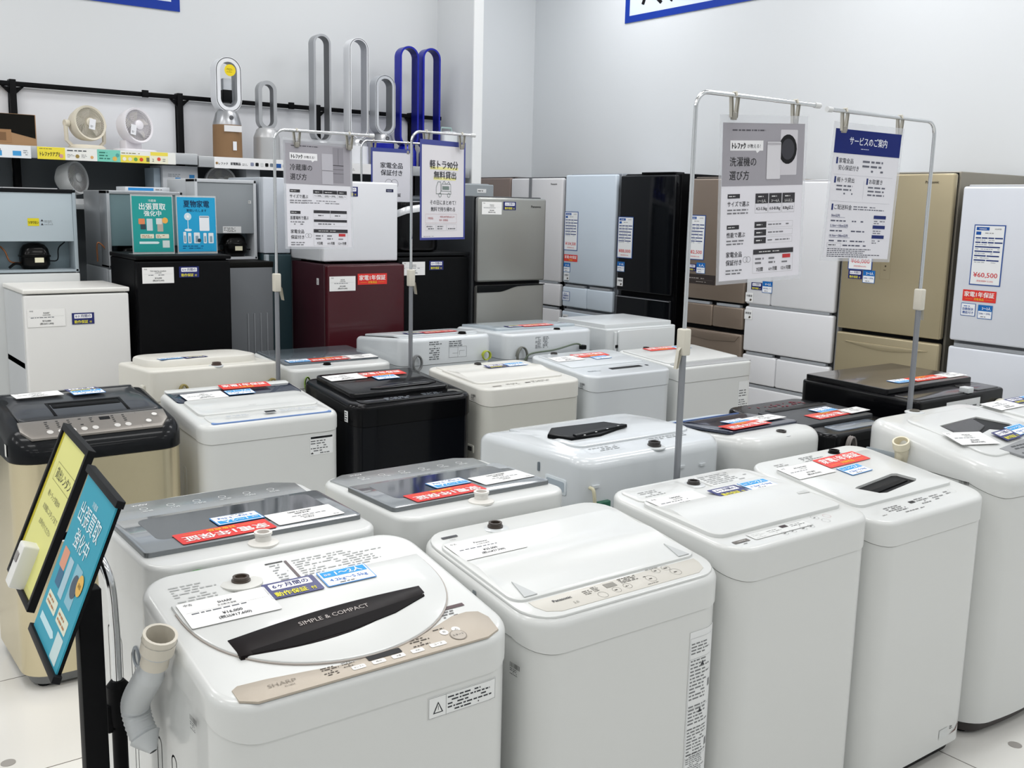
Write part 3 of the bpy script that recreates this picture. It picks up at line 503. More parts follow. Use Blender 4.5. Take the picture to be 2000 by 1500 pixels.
C4.patch('rear_deck',rr(-.23,-.02,.14,.215,.015,4),.004,mat('#D6D5CE',.3)); L=foldlid(C4,-.245,.235,-.145,.15,.02,h=.008,hump=.012,m=mat('#DAD9D3',.3)); C4.lift=.010
d=D(); d.rect(-.20,-.200,.045,.012,'#8A8680').rect(-.02,-.190,.028,.010,'#4A4642').fine(-.12,-.20,.09,.028,3,'#A09E98').fine(.02,-.195,.15,.03,3,'#A09E98'); C4.print('control_printing',d,.0008); C4.card(c_six,.02,.085,lift=.013); C4.card(c_one,.132,.088,lift=.013); sidelabel(C4,-.16,.80)
C4.port(-.01,.19,m=mat('#33302E',.35)); 
q=MB(); q.patch(rr(-.165,-.085,.555,.59,.006,3),[],lambda u,v,h:(-C4.w/2+.004-h,u+.0,v),0,.005,mat('#C9C9C0',.4),.001); q.patch(rr(-.155,-.095,.563,.583,.004,3),[],lambda u,v,h:(-C4.w/2+.004-h,u,v),.0045,.0054,mat('#3A3B3C',.5),0); q.build('side_grip',C4.o)
C5=Washer('white washing machine with short black slot on its flat panel, right of the beige one','white washer with short black slot',3.02,3.555,3.41,3.88,.845,.885,.772,.03,.06,ed=.010,mb=WHB,mc=WHB)
L=C5.patch('lid',rr(-.235,.235,-.062,.20,.02,4),.005,WHB,b=.002); C5.lift=.0055
d=D(); d.rect(-.055,-.145,.20,.030,'#16181A').circ(.185,-.128,.010,'#33363A').fine(-.20,-.15,.08,.02,2,'#8E949A'); C5.print('control_panel',d,.0008)
C5.card(c_red,.035,.120,rot=.0,sc=1.0); C5.card(c_one,.055,.060,rot=.03,sc=.95); C5.card(c_price,-.14,.09,brand='Hisense',price='¥15,000',tax='¥16,500'); sidelabel(C5,-.18,.80); C5.port(-.12,.21,m=mat('#33302E',.35))
q=MB(); q.patch(rr(-.16,.16,.12,.66,.06,6),[rr(-.155,.155,.125,.655,.055,6)],lambda u,v,h:(-C5.w/2+.006-h,-u,v),0,.003,WHB); q.build('side_rib',C5.o)
C6=Washer('white washing machine with grey front strip and safety label, end of the middle row','white washer with grey front strip',3.60,4.145,3.41,3.88,.842,.872,.768,.03,.05,ed=.012)
L=C6.patch('lid',rr(-.262,.262,-.135,.20,.02,4),.006,WH,b=.002); C6.lift=.0065; C6.patch('control_panel',rr(-.262,.262,-.222,-.145,.01,3),.003,mat('#A9ABAC',.35,noise=(60,(1,30,1),.15)),b=.001)
d=D()
for i,(yy,n,hh) in enumerate(((.12,3,.04),(.05,7,.08),(-.05,7,.09),(-.14,6,.07))): d.fine(-.04,yy-hh/2,.075,hh,n,'#77797B',seed=i+8)
C6.wall('safety_label',d,.205,.56,'f',(.09,.36,'#E4E6E6')); C6.card(c_red,-.02,.155,rot=0); C6.card(c_one,.12,.145,rot=.0); C6.port(-.08,.205,m=mat('#33302E',.35))
# ---- row D: backs turned to row C
def backlabel(W_,x,z,w_=.10,h=.10,seed=1,face='rc'):
    d=D(); d.fine(-w_/2,-h/2,w_*.46,h,9,'#5A5E62',seed=seed).fine(w_*.04,-h/2,w_*.46,h,8,'#5A5E62',seed=seed+5); W_.wall('wiring_label',d,x,z,face)
def cordloop(W_,x,z,m=None,r=.035):
    q=MB(); q.tube([(-x+r*.7*cos(a),W_.d/2+.01+.0012*a,z+r*sin(a)) for a in [k*.35 for k in range(40)]],.0045,m or mat('#8C8F88',.5),6); q.build('power_cord',W_.o)
D1=Washer('creamy white washing machine with pale domed lid and moulded back panel, rear row left end','creamy washer with moulded back panel',1.25,1.80,4.03,4.48,.925,.90,.80,0,.04,flip=1,dome=.0,ed=.012,mb=CREAM,mc=mat('#DAD8CF',.4))
D1.patch('lid',rr(-.235,.235,-.20,.13,.09,6),.03,mat('#DCDAD2',.35),b=.012); D1.lift=.0305; D1.port(-.01,.195,m=mat('#4A3A34',.4),h=.026,r=.018)
q=MB(); F2=lambda u,v,h:(-u,D1.d/2-.006+h,v)
o=[(-.22,.60),(-.22,.80),(-.07,.80),(-.05,.86),(.17,.86),(.19,.80),(.235,.79),(.235,.60)]; q.patch(o,[],F2,0,.004,CREAM,.002)
q.patch([(-.20,.60),(-.20,.765),(-.06,.765),(-.04,.80),(-.02,.78),(-.005,.80),(.02,.785),(.045,.80),(.06,.78),(.08,.80),(.10,.765),(.20,.765),(.20,.60)],[],F2,.003,.008,CREAM,.002); q.build('back_panel',D1.o)
q=MB(); q.box(D1.w/2-.004,D1.w/2+.012,.13,.17,.80,.86,CREAM,.006); q.build('side_catch',D1.o)
cordloop(D1,.235,.825,mat('#8A7E4A',.5),.03); cordloop(D1,-.145,.84,mat('#8A7E4A',.5),.022)
D1.card(c_one,.145,.09,rot=.05,sc=.9); D1.card(c_six,.045,.093,rot=.05,sc=.9)
D2=Washer('white washing machine with clear glass lid, back turned, behind the black raised-lid one','clear glass-lid washer in the rear row',1.85,2.355,4.02,4.47,.882,.905,.80,0,.05,flip=1,ed=.015)
L=D2.patch('lid',rr(-.235,.235,-.20,.125,.015,4),.008,mat('#5E666C',.08,coat=.6),b=.002); D2.lift=.0085; D2.port(.06,.175,m=mat('#2A2624',.4)); backlabel(D2,.02,.83,.09,.04,3)
D2.card(c_one,.155,.085,sc=1); D2.card(c_red,.01,.092,sc=.95); D2.card(c_price,-.15,.09,sc=.9,brand='AQUA',price='¥18,000',tax='¥19,800')
q=MB(); q.tube([(.185+.012*cos(a),D2.d/2+.012,.82+.03*sin(a)) for a in [k*.35 for k in range(36)]],.004,mat('#7FA03A',.5),6); q.build('earth_wire',D2.o)
D3=Washer('large white washing machine with wiring diagram on its back, between the poles, rear row','large washer with wiring diagram on its back',2.385,2.90,4.0,4.47,.985,.945,.86,0,.05,flip=1,dome=.015,ed=.02,mb=WHB,mc=WHB,cz=1)
D3.patch('lid',rr(-.235,.235,-.19,.165,.05,6),.008,WHB,b=.003,step=.05); D3.lift=.009; D3.port(-.105,.19,m=mat('#2A2624',.4),h=.024,r=.018)
d=D(); d.fine(-.11,-.045,.075,.09,9,'#5A5E62').fine(.0,.012,.10,.03,3,'#5A5E62',seed=3)
for a,b,c_,e in ((0,-.04,.10,.001),(0,.01,.10,.001),(0,-.04,.001,.05),(.05,-.04,.001,.05),(.10,-.04,.001,.05),(.02,-.02,.03,.001),(.06,-.01,.03,.001),(.06,-.03,.001,.02)): d.rect(a,b,c_,e,'#5A5E62')
D3.wall('wiring_label',d,.0,.925,'rc'); cordloop(D3,-.185,.875,mat('#77797A',.5),.035)
q=MB(); q.tube([(-.205+.022*cos(a),D3.d/2+.012+.001*a,.885+.022*sin(a)) for a in [k*.5 for k in range(34)]],.003,mat('#A9B43A',.5),6); q.build('earth_wire',D3.o)
D3.card(c_six,.125,.12,sc=.9,rot=.05); D3.card(c_red,-.01,.125,rot=.03,sc=.9)
D4=Washer('white washing machine with folding smoked lid and loose grey cord, back turned, rear row','washer with loose grey cord in the rear row',2.98,3.555,4.0,4.47,.973,.965,.85,0,.05,flip=1,dome=.01,ed=.015,mb=WHB,mc=WHB,cz=1)
L=D4.patch('lid',rr(-.26,.26,-.21,.12,.02,4),.012,mat('#AEB9C0',.15,coat=.5),b=.003,step=.06); D4.lift=.0125; D4.port(-.07,.19,m=mat('#2A2624',.4),h=.02); backlabel(D4,.06,.925,.09,.06,7)
cordloop(D4,-.200,.865,mat('#6E706A',.5),.045)
q=MB(); q.tube(bez([(.19,D4.d/2+.02,.84),(.15,D4.d/2+.025,.875),(.0,D4.d/2+.025,.885),(-.12,D4.d/2+.025,.905),(-.16,D4.d/2+.025,.905),(-.185,D4.d/2+.025,.892)]),.0045,mat('#5E6A5A',.5),8); q.box(-.205,-.175,D4.d/2+.010,D4.d/2+.04,.875,.898,DK,.004); q.build('power_cord',D4.o)
D4.card(c_six,.13,.085,sc=.9); D4.card(c_red,-.01,.088,sc=.95)
D5=Washer('boxy white washing machine with plain stepped back panel, rear row, right end','boxy washer at the right end of the rear row',3.65,4.17,4.0,4.44,.965,.965,.84,0,.02,flip=1,ed=.008,mb=WH2,mc=WH2)
D5.patch('lid',rr(-.25,.25,-.21,.19,.01,3),.022,WH2,b=.004); q=MB(); q.patch(rr(-.19,.24,.55,.955,.012,3),[],lambda u,v,h:(-u,D5.d/2-.008+h,v),0,.018,WH2,.004); q.build('back_panel',D5.o)
q=MB(); q.box(.20,.215,D5.d/2-.01,D5.d/2+.012,.60,.95,WH2,.003); q.box(.195,.212,D5.d/2,D5.d/2+.016,.865,.88,DK); q.build('hose_channel',D5.o)
# ---------------------------------------------------------------- fridges on the right wall (front plane x=4.85, facing -X) and units at the back
class Box3:
    """appliance with its own frame: local front is -Y, base centre at the origin"""
    def __init__(s,name,label,cat,loc,rz,group=None): s.o=empty(name,loc,rz,label,cat,group); s.M=Matrix.Translation(loc)@Matrix.Rotation(rz,4,'Z')
    def box(s,name,x0,x1,y0,y1,z0,z1,m,b=.004,parent=None):
        q=MB(); q.box(x0,x1,y0,y1,z0,z1,m,b); return q.build(name,parent or s.o)
    def face(s,name,d,x,z,y,parent=None,back=None):
        q=MB(); mp=lambda u,v,h:(x+u,y-.0006-h,z+v)
        if back: q.patch([(-back[0]/2,-back[1]/2),(back[0]/2,-back[1]/2),(back[0]/2,back[1]/2),(-back[0]/2,back[1]/2)],[],mp,-.0004,0,ink(back[2]))
        d.mesh(q,mp); return q.build(name,parent or s.o,flat=True)
    def card(s,fn,x,z,y,who,sc=1,**kw):
        d,w_,h,c=fn(**kw); nm,cat=NICE[fn.__name__]; M=s.M@Matrix(((1,0,0,x),(0,0,-1,y-.0022),(0,1,0,z),(0,0,0,1)))@Matrix.Scale(sc,4); o=d.card(cat.replace(' ','_'),w_,h,c,M); return tag(o,f'{nm} on the {who}',cat,f'{cat}s on the fridges')
def fridge(label,who,loc,rz,w_,dp,H,doors,mb,md,z0=0,brand=None,bc='#444444',gap='#2A2C2F',ztop=None,bx=.0,group=None,coat=0,bev=.012,side=None):
    """doors: list of (z0,z1,[split x...],handle) in metres from the floor"""
    s=Box3('refrigerator',label,'refrigerator',loc,rz,group); s.who=who; t=.05; s.w=w_; s.y=-dp/2-0
    s.box('cabinet',-w_/2,w_/2,-dp/2+t+.004,dp/2,z0+.02,z0+H,mb,.006)
    s.box('gasket',-w_/2+.012,w_/2-.012,-dp/2+t-.012,-dp/2+t+.006,z0+.03,z0+H-.006,mat(gap,.6),0)
    for i,(a,b,sp,hd) in enumerate(doors):
        xs=[-w_/2]+list(sp)+[w_/2]
        for k in range(len(xs)-1):
            dd=s.box('door' if i==0 else 'drawer',xs[k]+.0015,xs[k+1]-.0015,-dp/2,-dp/2+t-.012,z0+a,z0+b,md,bev)
            if hd=='lip':
                q=MB(); q.box(xs[k]+.03,xs[k+1]-.03,-dp/2+.004,-dp/2+.03,z0+b,z0+b+.016,mat('#9FA3A8',.35)); q.build('handle',dd)
            elif hd=='curve':
                q=MB(); x0_,x1_=xs[k]+.06,xs[k+1]-.06; n=14; up=[(x0_+(x1_-x0_)*j/n,z0+b-.045+.0*j) for j in range(n+1)]; lo=[(x1_-(x1_-x0_)*j/n,z0+b-.045-.028*sin(PI*j/n)) for j in range(n+1)]
                q.patch(up+lo[1:-1],[],lambda u,v,h:(u,-dp/2-h,v),0,.008,md,.003); q.build('handle',dd)
            elif hd=='bowl':
                q=MB(); x0_,x1_=xs[k]+.02,xs[k+1]-.02; n=14; q.patch([(x0_,z0+b-.012),(x0_+.03,z0+b-.045),((x0_+x1_)/2,z0+b-.06),(x1_-.03,z0+b-.045),(x1_,z0+b-.012)],[],lambda u,v,h:(u,-dp/2-h,v),0,.005,md,.002); q.build('handle',dd)
    if brand: s.face('maker_name',D().tx(brand,0,0,.019,bc,b=.015),w_/2-.10+bx,z0+H-.06,-dp/2)
    return s
def RF(label,who,ya,yb,H,doors,mb,md,dp=.68,xf=4.85,**k):
    return fridge(label,who,(xf+dp/2,(ya+yb)/2,0),-PI/2,ya-yb,dp,H,doors,mb,md,**k)
BRN=mat('#8B7D70',.33,metal=.35); WF=mat('#E2E3E6',.3,coat=.2)
GR='large fridges along the right wall'
RF('brown refrigerator in the far corner, farthest of the right wall row','brown corner fridge',7.12,6.50,1.825,[(1.0,1.815,[],0),(.1,.985,[],0)],mat('#4A4340',.5),mat('#84746C',.4),group=GR)
F1=RF('white French-door refrigerator with grey centre strip, near the far corner','white fridge near the far corner',6.49,5.86,1.82,[(1.05,1.81,[-.08],0),(.87,1.035,[],'lip'),(.60,.845,[],'lip'),(.1,.575,[],'lip')],mat('#55575A',.5),mat('#DEDDDE',.35),brand='Panasonic',group=GR)
F1.box('centre_strip',-.083,-.050,-.345,-.338,1.05,1.81,mat('#77797C',.4),.002)
F2=RF('pale glass-fronted refrigerator with a ¥104,500 price sheet','pale glass-fronted fridge',5.83,5.285,1.838,[(1.053,1.83,[],0),(.878,1.025,[.0],'lip'),(.5,.845,[],'lip'),(.1,.48,[],'lip')],mat('#9A9FA6',.4,metal=.4),mat('#D3DFEA',.12,coat=.5),group=GR,gap='#8E939A')
w0='pale glass-fronted fridge'
F2.card(c_fprice,-.19,1.43,-.34,w0,brand='MITSUBISHI',price='¥104,500',tax='95,000'); F2.card(c_red,-.185,1.235,-.34,w0,sc=.72); F2.card(c_sz,-.225,1.165,-.34,w0,n='3〜4人',l='300L〜'); F2.card(c_tag,-.225,1.10,-.34,w0,t='冷蔵室'); F2.card(c_auto,-.225,.955,-.34,w0); F2.card(c_tag,-.225,.79,-.34,w0,t='野菜室')
F2.face('maker_name',D().tx('SHARP',0,0,.018,'#55585C'),-.225,1.062,-.34)
F3=RF('black two-door refrigerator with an ¥88,000 price sheet','black fridge of the right wall row',5.245,4.72,1.832,[(1.04,1.82,[],0),(.1,1.012,[],0)],mat('#17181B',.35),mat('#1A1D22',.10,coat=.7),group=GR)
F3.box('hinge_cover',-.10,.20,-.30,-.20,1.83,1.842,BLKM,.003); F3.box('trim_line',-.26,.25,-.346,-.338,1.0,1.004,mat('#8E9094',.4),0)
w0='black fridge of the right wall row'; F3.card(c_fprice,-.19,1.405,-.34,w0,brand='TOSHIBA',price='¥88,000',tax='80,000'); F3.card(c_sz,-.222,1.205,-.34,w0,n='3〜4人',l='300L〜'); F3.card(c_tag,-.225,1.10,-.34,w0,t='冷蔵室')
F4=RF('warm brown refrigerator with black control strip, right of the black one','warm brown fridge',4.60,4.105,1.807,[(1.045,1.795,[],0),(.884,1.018,[.0],'lip'),(.62,.855,[],'bowl'),(.1,.60,[],'bowl')],mat('#6F645A',.45),BRN,group=GR)
w0='warm brown fridge'; F4.card(c_fprice,-.17,1.43,-.34,w0,brand='MITSUBISHI',price='¥82,500',tax='75,000'); F4.card(c_six,-.195,1.24,-.34,w0,sc=.75); F4.card(c_sz,-.115,1.24,-.34,w0,n='3人',l='300L〜')
d=D(); d.rect(-.13,-.03,.26,.06,'#3A3432').fine(-.10,.0,.20,.012,1,'#A9A29C',2).rect(-.12,-.004,.23,.001,'#77706A',2).fine(-.03,-.02,.12,.008,1,'#A9A29C',2); F4.face('control_strip',d,-.12,1.17,-.34)
F5=RF('white French-door refrigerator with wide drawers behind the washer guide poster','white French-door fridge',4.095,3.46,1.785,[(1.05,1.775,[-.13],0),(.765,1.035,[],'lip'),(.57,.745,[-.06],'lip'),(.1,.55,[],'lip')],mat('#C9CACC',.4),WF,group=GR,gap='#4A4C50')
w0='white French-door fridge'; F5.card(c_six,-.235,1.16,-.34,w0,sc=.75); F5.card(c_sz,-.155,1.16,-.34,w0,n='4〜5人',l='400L〜'); F5.card(c_tag,-.285,1.09,-.34,w0,t='冷蔵室'); F5.card(c_tag,-.285,.985,-.34,w0,t='野菜室'); F5.card(c_tag,-.280,.52,-.34,w0,t='冷凍室')
F6=RF('gold refrigerator with tall touch strip and curved lower handle','gold fridge with tall touch strip',3.435,2.815,1.82,[(.975,1.81,[],0),(.55,.955,[],'curve'),(.1,.53,[],'curve')],mat('#8C877C',.4,metal=.5),mat('#ADA184',.30,metal=.45),brand='Panasonic',bc='#3A342C',group=GR,bx=-.02,dp=.70)
w0='gold fridge with tall touch strip'; F6.card(c_fprice,-.19,1.44,-.35,w0,brand='Panasonic',price='¥66,000',tax='60,000'); F6.card(c_six,-.215,1.275,-.35,w0,sc=.80); F6.card(c_sz,-.130,1.268,-.35,w0)
d=D(); d.frame(-.03,-.24,.06,.48,.001,'#8E8468')
for i in range(9): d.circ(0,.19-i*.045,.005,'#4A4232').fine(-.01,.165-i*.045,.02,.008,1,'#5A523E',seed=i)
F6.face('touch_strip',d,-.035,1.50,-.35)
F7=RF('white refrigerator with a ¥60,500 price sheet at the right edge of the photo','white fridge at the right photo edge',2.770,2.18,1.755,[(.985,1.745,[],0),(.55,.955,[],'lip'),(.1,.53,[],'lip')],mat('#C6C8CA',.4),mat('#DFE3EB',.2,coat=.4),group=GR,gap='#8A8D92')
w0='white fridge at the right photo edge'; F7.card(c_fprice,-.135,1.415,-.34,w0,sc=1.05,brand='YAMADA',price='¥60,500',tax=' 55,000'); F7.card(c_red,-.155,1.215,-.34,w0,sc=.82); F7.card(c_auto,-.205,1.145,-.34,w0,sc=.92); F7.card(c_sz,-.118,1.140,-.34,w0)
# ---------------------------------------------------------------- units stacked before the back wall
GB='small fridges stacked before the back wall'
def base(label,x0,x1,y0,y1,z,m=mat('#3A3C40',.5)):
    """plain appliance standing on the floor that carries another; seen only at its upper part"""
    s=Box3('refrigerator',label,'refrigerator',((x0+x1)/2,(y0+y1)/2,0),0,GB); w_,d_=x1-x0,y1-y0
    s.box('cabinet',-w_/2,w_/2,-d_/2+.045,d_/2,.02,z,m,.008); s.box('door',-w_/2,w_/2,-d_/2,-d_/2+.04,.06,z-.004,m,.008); return s
def mini(label,who,x0,x1,y0,z0,z1,dp,mb,md,top=None,tw=0,bev=.008,**k):
    s=Box3('refrigerator',label,'refrigerator',((x0+x1)/2,y0+dp/2,0),0,GB); w_=x1-x0; s.w=w_; s.y=-dp/2; s.who=who
    s.box('cabinet',-w_/2,w_/2,-dp/2+.045,dp/2,z0+.012,z1-(.022 if top else 0),mb,.006); s.box('door',-w_/2,w_/2,-dp/2,-dp/2+.041,z0+.012,z1-(.026 if top else .004),md,bev)
    if top: s.box('top_board',-w_/2-.004,w_/2+.004,-dp/2-.002,dp/2,z1-.02,z1,top,.005)
    q=MB()
    for a in (-1,1):
        for b in (-1,1): q.lathe([(.015,z0),(.015,z0+.014)],(a*(w_/2-.05),b*(dp/2-.06),0),BLKM,10)
    q.build('foot',s.o); return s
M0=mini('white small fridge with flat top board at the left, before the back wall','white small fridge at the left',.965,1.41,4.8,.0,1.195,.42,mat('#C4C7C9',.45),mat('#E3E3E1',.35),top=mat('#E6E5E0',.35))
q=MB(); q.box(-.2225,-.214,-.16,.20,.84,.865,mat('#DADDDE',.5)); q.build('side_ledge',M0.o)
M0.card(c_price,-.135,1.07,-.21,'white small fridge at the left',sc=.92,brand='SHARP',price='¥10,000',tax='¥11,000'); M0.card(c_six,.018,1.06,-.21,'white small fridge at the left',sc=.88)
M1=mini('black small fridge carrying two acrylic poster stands','black small fridge under the acrylic stands',1.452,1.898,4.8,.0,1.336,.42,BLKM,mat('#17181B',.4),top=mat('#1B1C1E',.45))
M1.card(c_price,-.128,1.245,-.21,'black small fridge under the acrylic stands',sc=.86,brand='TAG label by amadana',price='¥14,000',tax='¥15,400'); M1.card(c_six,.018,1.258,-.21,'black small fridge under the acrylic stands',sc=.88)
RDM=mat('#420713',.28,coat=.35,spec=.3)
M2=mini('dark red small fridge under the white one','dark red small fridge',2.393,2.848,4.75,.0,1.283,.43,mat('#33101A',.4),RDM)
M2.card(c_price,-.145,1.185,-.215,'dark red small fridge',sc=.88,brand='AQUA',price='¥13,000',tax='¥14,300'); M2.card(c_red,.03,1.205,-.215,'dark red small fridge',sc=.84)
d=D(); d.rect(-.013,-.017,.026,.034,'#E4E4E4').fine(-.009,-.013,.018,.024,3,'#444444')
q=MB(); d.mesh(q,lambda u,v,h:(-.228-h,-.10-u,1.19+v)); q.build('size_sticker',M2.o,flat=True)
M3=mini('white small fridge standing on the dark red one','white small fridge on the dark red one',2.392,2.828,4.79,1.284,1.708,.40,mat('#C9CCD0',.4),mat('#E0E2E6',.35))
M3.card(c_six,-.068,1.655,-.20,'white small fridge on the dark red one',sc=.84)
M3.face('maker_name',D().rect(-.02,-.008,.045,.016,'#2A2E4A').tx('AQUA',0,-.004,.010,'#C9CCE0',3),.165,1.665,-.20)
M4=mini('black small fridge with price card, between the dark red and the steel two-door one','black small fridge beside the steel two-door one',2.87,3.342,4.86,.0,1.335,.45,BLKM,mat('#16181B',.45),top=mat('#2A2C2F',.5))
M4.card(c_price,-.135,1.247,-.225,'black small fridge beside the steel two-door one',sc=.86,brand='Panasonic',price='¥9,000',tax='¥9,900'); M4.card(c_six,.013,1.262,-.225,'black small fridge beside the steel two-door one',sc=.86)
d=D(); d.rect(-.013,-.02,.026,.04,'#C4C4C4').fine(-.009,-.015,.018,.03,3,'#444444')
s=Box3('rice_cooker','black rounded appliance with silver lid edge on the black small fridge','rice cooker',(3.02,5.02,1.336),0)
q=MB(); q.loft([[(x,y,z) for x,y in rrc(0,0,.30-2*i,.28-2*i,.07,6)] for z,i in ((0,.02),(.01,.004),(.03,0),(.20,0),(.225,.004))],BLK,True,True); q.build('body',s.o)
q=MB(); q.loft([[(x,y,z+.03*(1-(x/.15)**2)+.02*x/.15) for x,y in rrc(0,0,.304-2*i,.284-2*i,.07,6)] for z,i in ((.20,0),(.225,0),(.237,.006))],mat('#D6D8DA',.25,metal=.4),False,True); q.build('rim',s.o)
q=MB(); q.patch(rrc(0,-.01,.22,.17,.05,5),[],lambda u,v,h:(u,v,.262+.1*u*.3+h),-.03,.012,BLK,.004); q.patch(rrc(-.02,-.06,.12,.05,.01,3),[],lambda u,v,h:(u,v,.274+.1*u*.3+h),0,.003,mat('#B9BDC2',.3),.001); q.build('lid',s.o)
ST=mat('#9FA09C',.3,metal=.75,noise=(80,(1,1,40),.08))
P2=fridge('steel two-door refrigerator with dark curved grip, before the alcove','steel two-door fridge',(3.607,5.09,0),0,.494,.58,1.652,[(1.165,1.645,[],0),(.1,1.145,[],0)],mat('#2E3134',.5),ST,brand='Panasonic',group=GB,bx=.02)
q=MB(); n=12; q.patch([(-.247,1.145),(-.247,1.105),(-.10,1.105)]+[(-.10+.16*k/n,1.105+.03*(1-cos(PI*k/n))/2) for k in range(1,n+1)]+[(.10,1.137),(.245,1.140),(.245,1.145)],[],lambda u,v,h:(u,-.29-h,v),-.002,.004,mat('#24282A',.4),.001); q.build('grip',P2.o)
P2.card(c_price,-.155,1.585,-.29,'steel two-door fridge',sc=.82,brand='Panasonic',price='¥25,000',tax='¥27,500'); P2.card(c_six,-.028,1.600,-.29,'steel two-door fridge',sc=.82)
P3=fridge('dark slate refrigerator half hidden behind the steel two-door one','dark slate fridge',(3.43,5.58,0),0,.38,.30,1.648,[(.1,1.64,[],0)],mat('#2F373C',.5),mat('#39434A',.45),group=GB)
P3.face('size_sticker',D().rect(-.014,-.02,.028,.04,'#D8DADA').fine(-.01,-.015,.02,.03,3,'#444444'),.145,1.60,-.15)
# fridges standing with their backs to us: compressor in an open bay at the bottom
def rearfridge(label,who,x0,x1,y0,z0,z1,dp,mb,mp_,bay=.16,sticker=None,comp=.0,rim=None):
    s=Box3('refrigerator',label,'refrigerator',((x0+x1)/2,y0+dp/2,z0),0,GB); w_=x1-x0; H=z1-z0
    s.box('cabinet',-w_/2,w_/2,-dp/2+.12,dp/2,.0,H,mb,.006); q=MB()
    for a in (-1,1): q.box(*((-w_/2,-w_/2+.016) if a<0 else (w_/2-.016,w_/2)),-dp/2,-dp/2+.13,0,H,mb,.003)
    q.box(-w_/2,w_/2,-dp/2,-dp/2+.13,H-.018,H,rim or mb,.003); q.box(-w_/2,w_/2,-dp/2,-dp/2+.13,0,.012,mb); q.build('frame',s.o)
    s.box('back_panel',-w_/2+.016,w_/2-.016,-dp/2+.006,-dp/2+.12,bay,H-.018,mp_,.002)
    q=MB(); q.box(-w_/2+.016,w_/2-.016,-dp/2+.115,-dp/2+.122,.012,bay,mat('#7F9098',.5)); q.build('bay_wall',s.o)
    q=MB(); c=(comp,-dp/2+.07,.014); q.loft([[(c[0]+x,c[1]+y,c[2]+z) for x,y in rrc(0,0,.13-2*i,.10-2*i,.035,5)] for z,i in ((0,.01),(.02,0),(.055,0),(.057,-.004),(.064,-.004),(.066,0),(.095,.006),(.112,.018),(.12,.04))],mat('#0E0F10',.3,coat=.3),True,True); cp=q.build('compressor',s.o)
    q=MB(); q.box(c[0]-.01,c[0]+.03,c[1]-.052,c[1]-.0505,.045,.068,ink('#E8E4C8')); q.build('compressor_label',cp)
    q=MB(); q.tube(bez([(comp-.06,c[1],.04),(comp-.11,c[1]-.01,.05),(comp-.13,c[1],.10),(comp-.16,c[1]+.01,.12),(comp-.165,c[1],.03)]),.004,mat('#8A5A3A',.4,metal=.6),6); q.tube(bez([(comp+.06,c[1]-.01,.05),(comp+.10,c[1]-.01,.055),(comp+.11,c[1],.11),(comp+.14,c[1],.14)]),.003,mat('#22262A',.5),6); q.tube(bez([(comp-.05,c[1]-.02,.03),(comp-.09,c[1]-.03,.04),(comp-.12,c[1]-.03,.02)]),.006,mat('#1A1C1E',.5),6); q.build('pipework',s.o)
    return s
r1=rearfridge('pale blue-grey fridge back with open compressor bay at the left photo edge','x',.90,1.306,5.225,1.24,1.63,.40,mat('#9DA9B0',.45),mat('#B2BFC6',.5),bay=.145,comp=.02,rim=mat('#2A2C30',.5)); d=D(); d.rect(-.035,-.018,.05,.036,'#D9CC2E').tx('ソカワカン',-.01,-.008,.016,'#2A2A22',3,b=.02,wd=.044).poly([(.022,.004),(.034,.004),(.028,.014)],INK).poly([(.022,-.014),(.034,-.014),(.028,-.004)],INK).fine(.038,-.014,.05,.024,4,'#8A8F92'); r1.face('warning_label',d,.02,.235,-.194)
base('white appliance at the left photo edge under the compressor fridge back',.90,1.31,5.225,5.70,1.239,mat('#CFD2D2',.45))
r2=rearfridge('silver fridge back with teal panel behind the acrylic poster stands','x',1.46,1.838,5.27,1.25,1.632,.42,mat('#B4B8BC',.3,metal=.5),mat('#5F787D',.5),bay=.11,comp=-.06)
base('pale two-door refrigerator under the silver fridge back',1.46,1.86,5.27,5.70,1.249,mat('#B9BEC2',.45))
d=D(); d.rect(-.05,-.01,.10,.02,'#C9CDCE').fine(-.04,-.004,.08,.008,1,'#555555',2); r2.face('panel_label',d,-.02,.34,-.204)
r3=rearfridge('white-sided fridge back with grey panel and black compressor, right of the acrylic stands','x',1.885,2.218,5.225,1.289,1.7025,.42,mat('#C9CDD1',.45),mat('#8E9498',.5),bay=.135,comp=.06)
d=D(); d.rect(-.05,-.017,.10,.034,'#D8DADA').fine(-.045,-.013,.09,.026,4,'#4A4A4A',2); r3.face('rating_label',d,.03,.155,-.204); r3.face('size_sticker',D().rect(-.008,-.008,.016,.016,'#D0D2D2').fine(-.006,-.006,.012,.012,2,'#444444'),.13,.30,-.204)
s=base('grey fridge with ribbed side and dark top board, behind the black small fridge',1.93,2.222,5.04,5.66,1.286,mat('#6E7276',.5)); s.box('top_board',-.15,.15,-.312,.31,1.256,1.2865,mat('#23231F',.5),.004)
q=MB()
for i in range(4): q.box(.0+i*.035,.008+i*.035,-.314,-.308,.35,1.02,mat('#83878B',.5),.002)
q.build('rib',s.o)
s=base('dark teal fridge with pale edge beside the dark red one',2.24,2.385,5.16,5.66,1.32,mat('#243B42',.45)); s.box('door_edge',-.075,-.058,-.252,-.22,.06,1.316,mat('#A9B4BA',.4),.003)
q=MB(); q.lathe([(.007,0),(.006,.015)],(-.02,-.25,1.13),mat('#9AA4AA',.3,metal=.7),10,(0,-1,0)); q.build('door_knob',s.o)
s=Box3('refrigerator','pale grey upper fridge on the dark teal one, behind the fridge guide poster','refrigerator',(2.31,5.42,1.321),0,GB); s.box('cabinet',-.075,.075,-.20,.24,0,.40,mat('#B9C0C8',.45),.006); s.box('door',-.075,.075,-.245,-.205,.0,.40,mat('#C6CCD4',.4),.006)
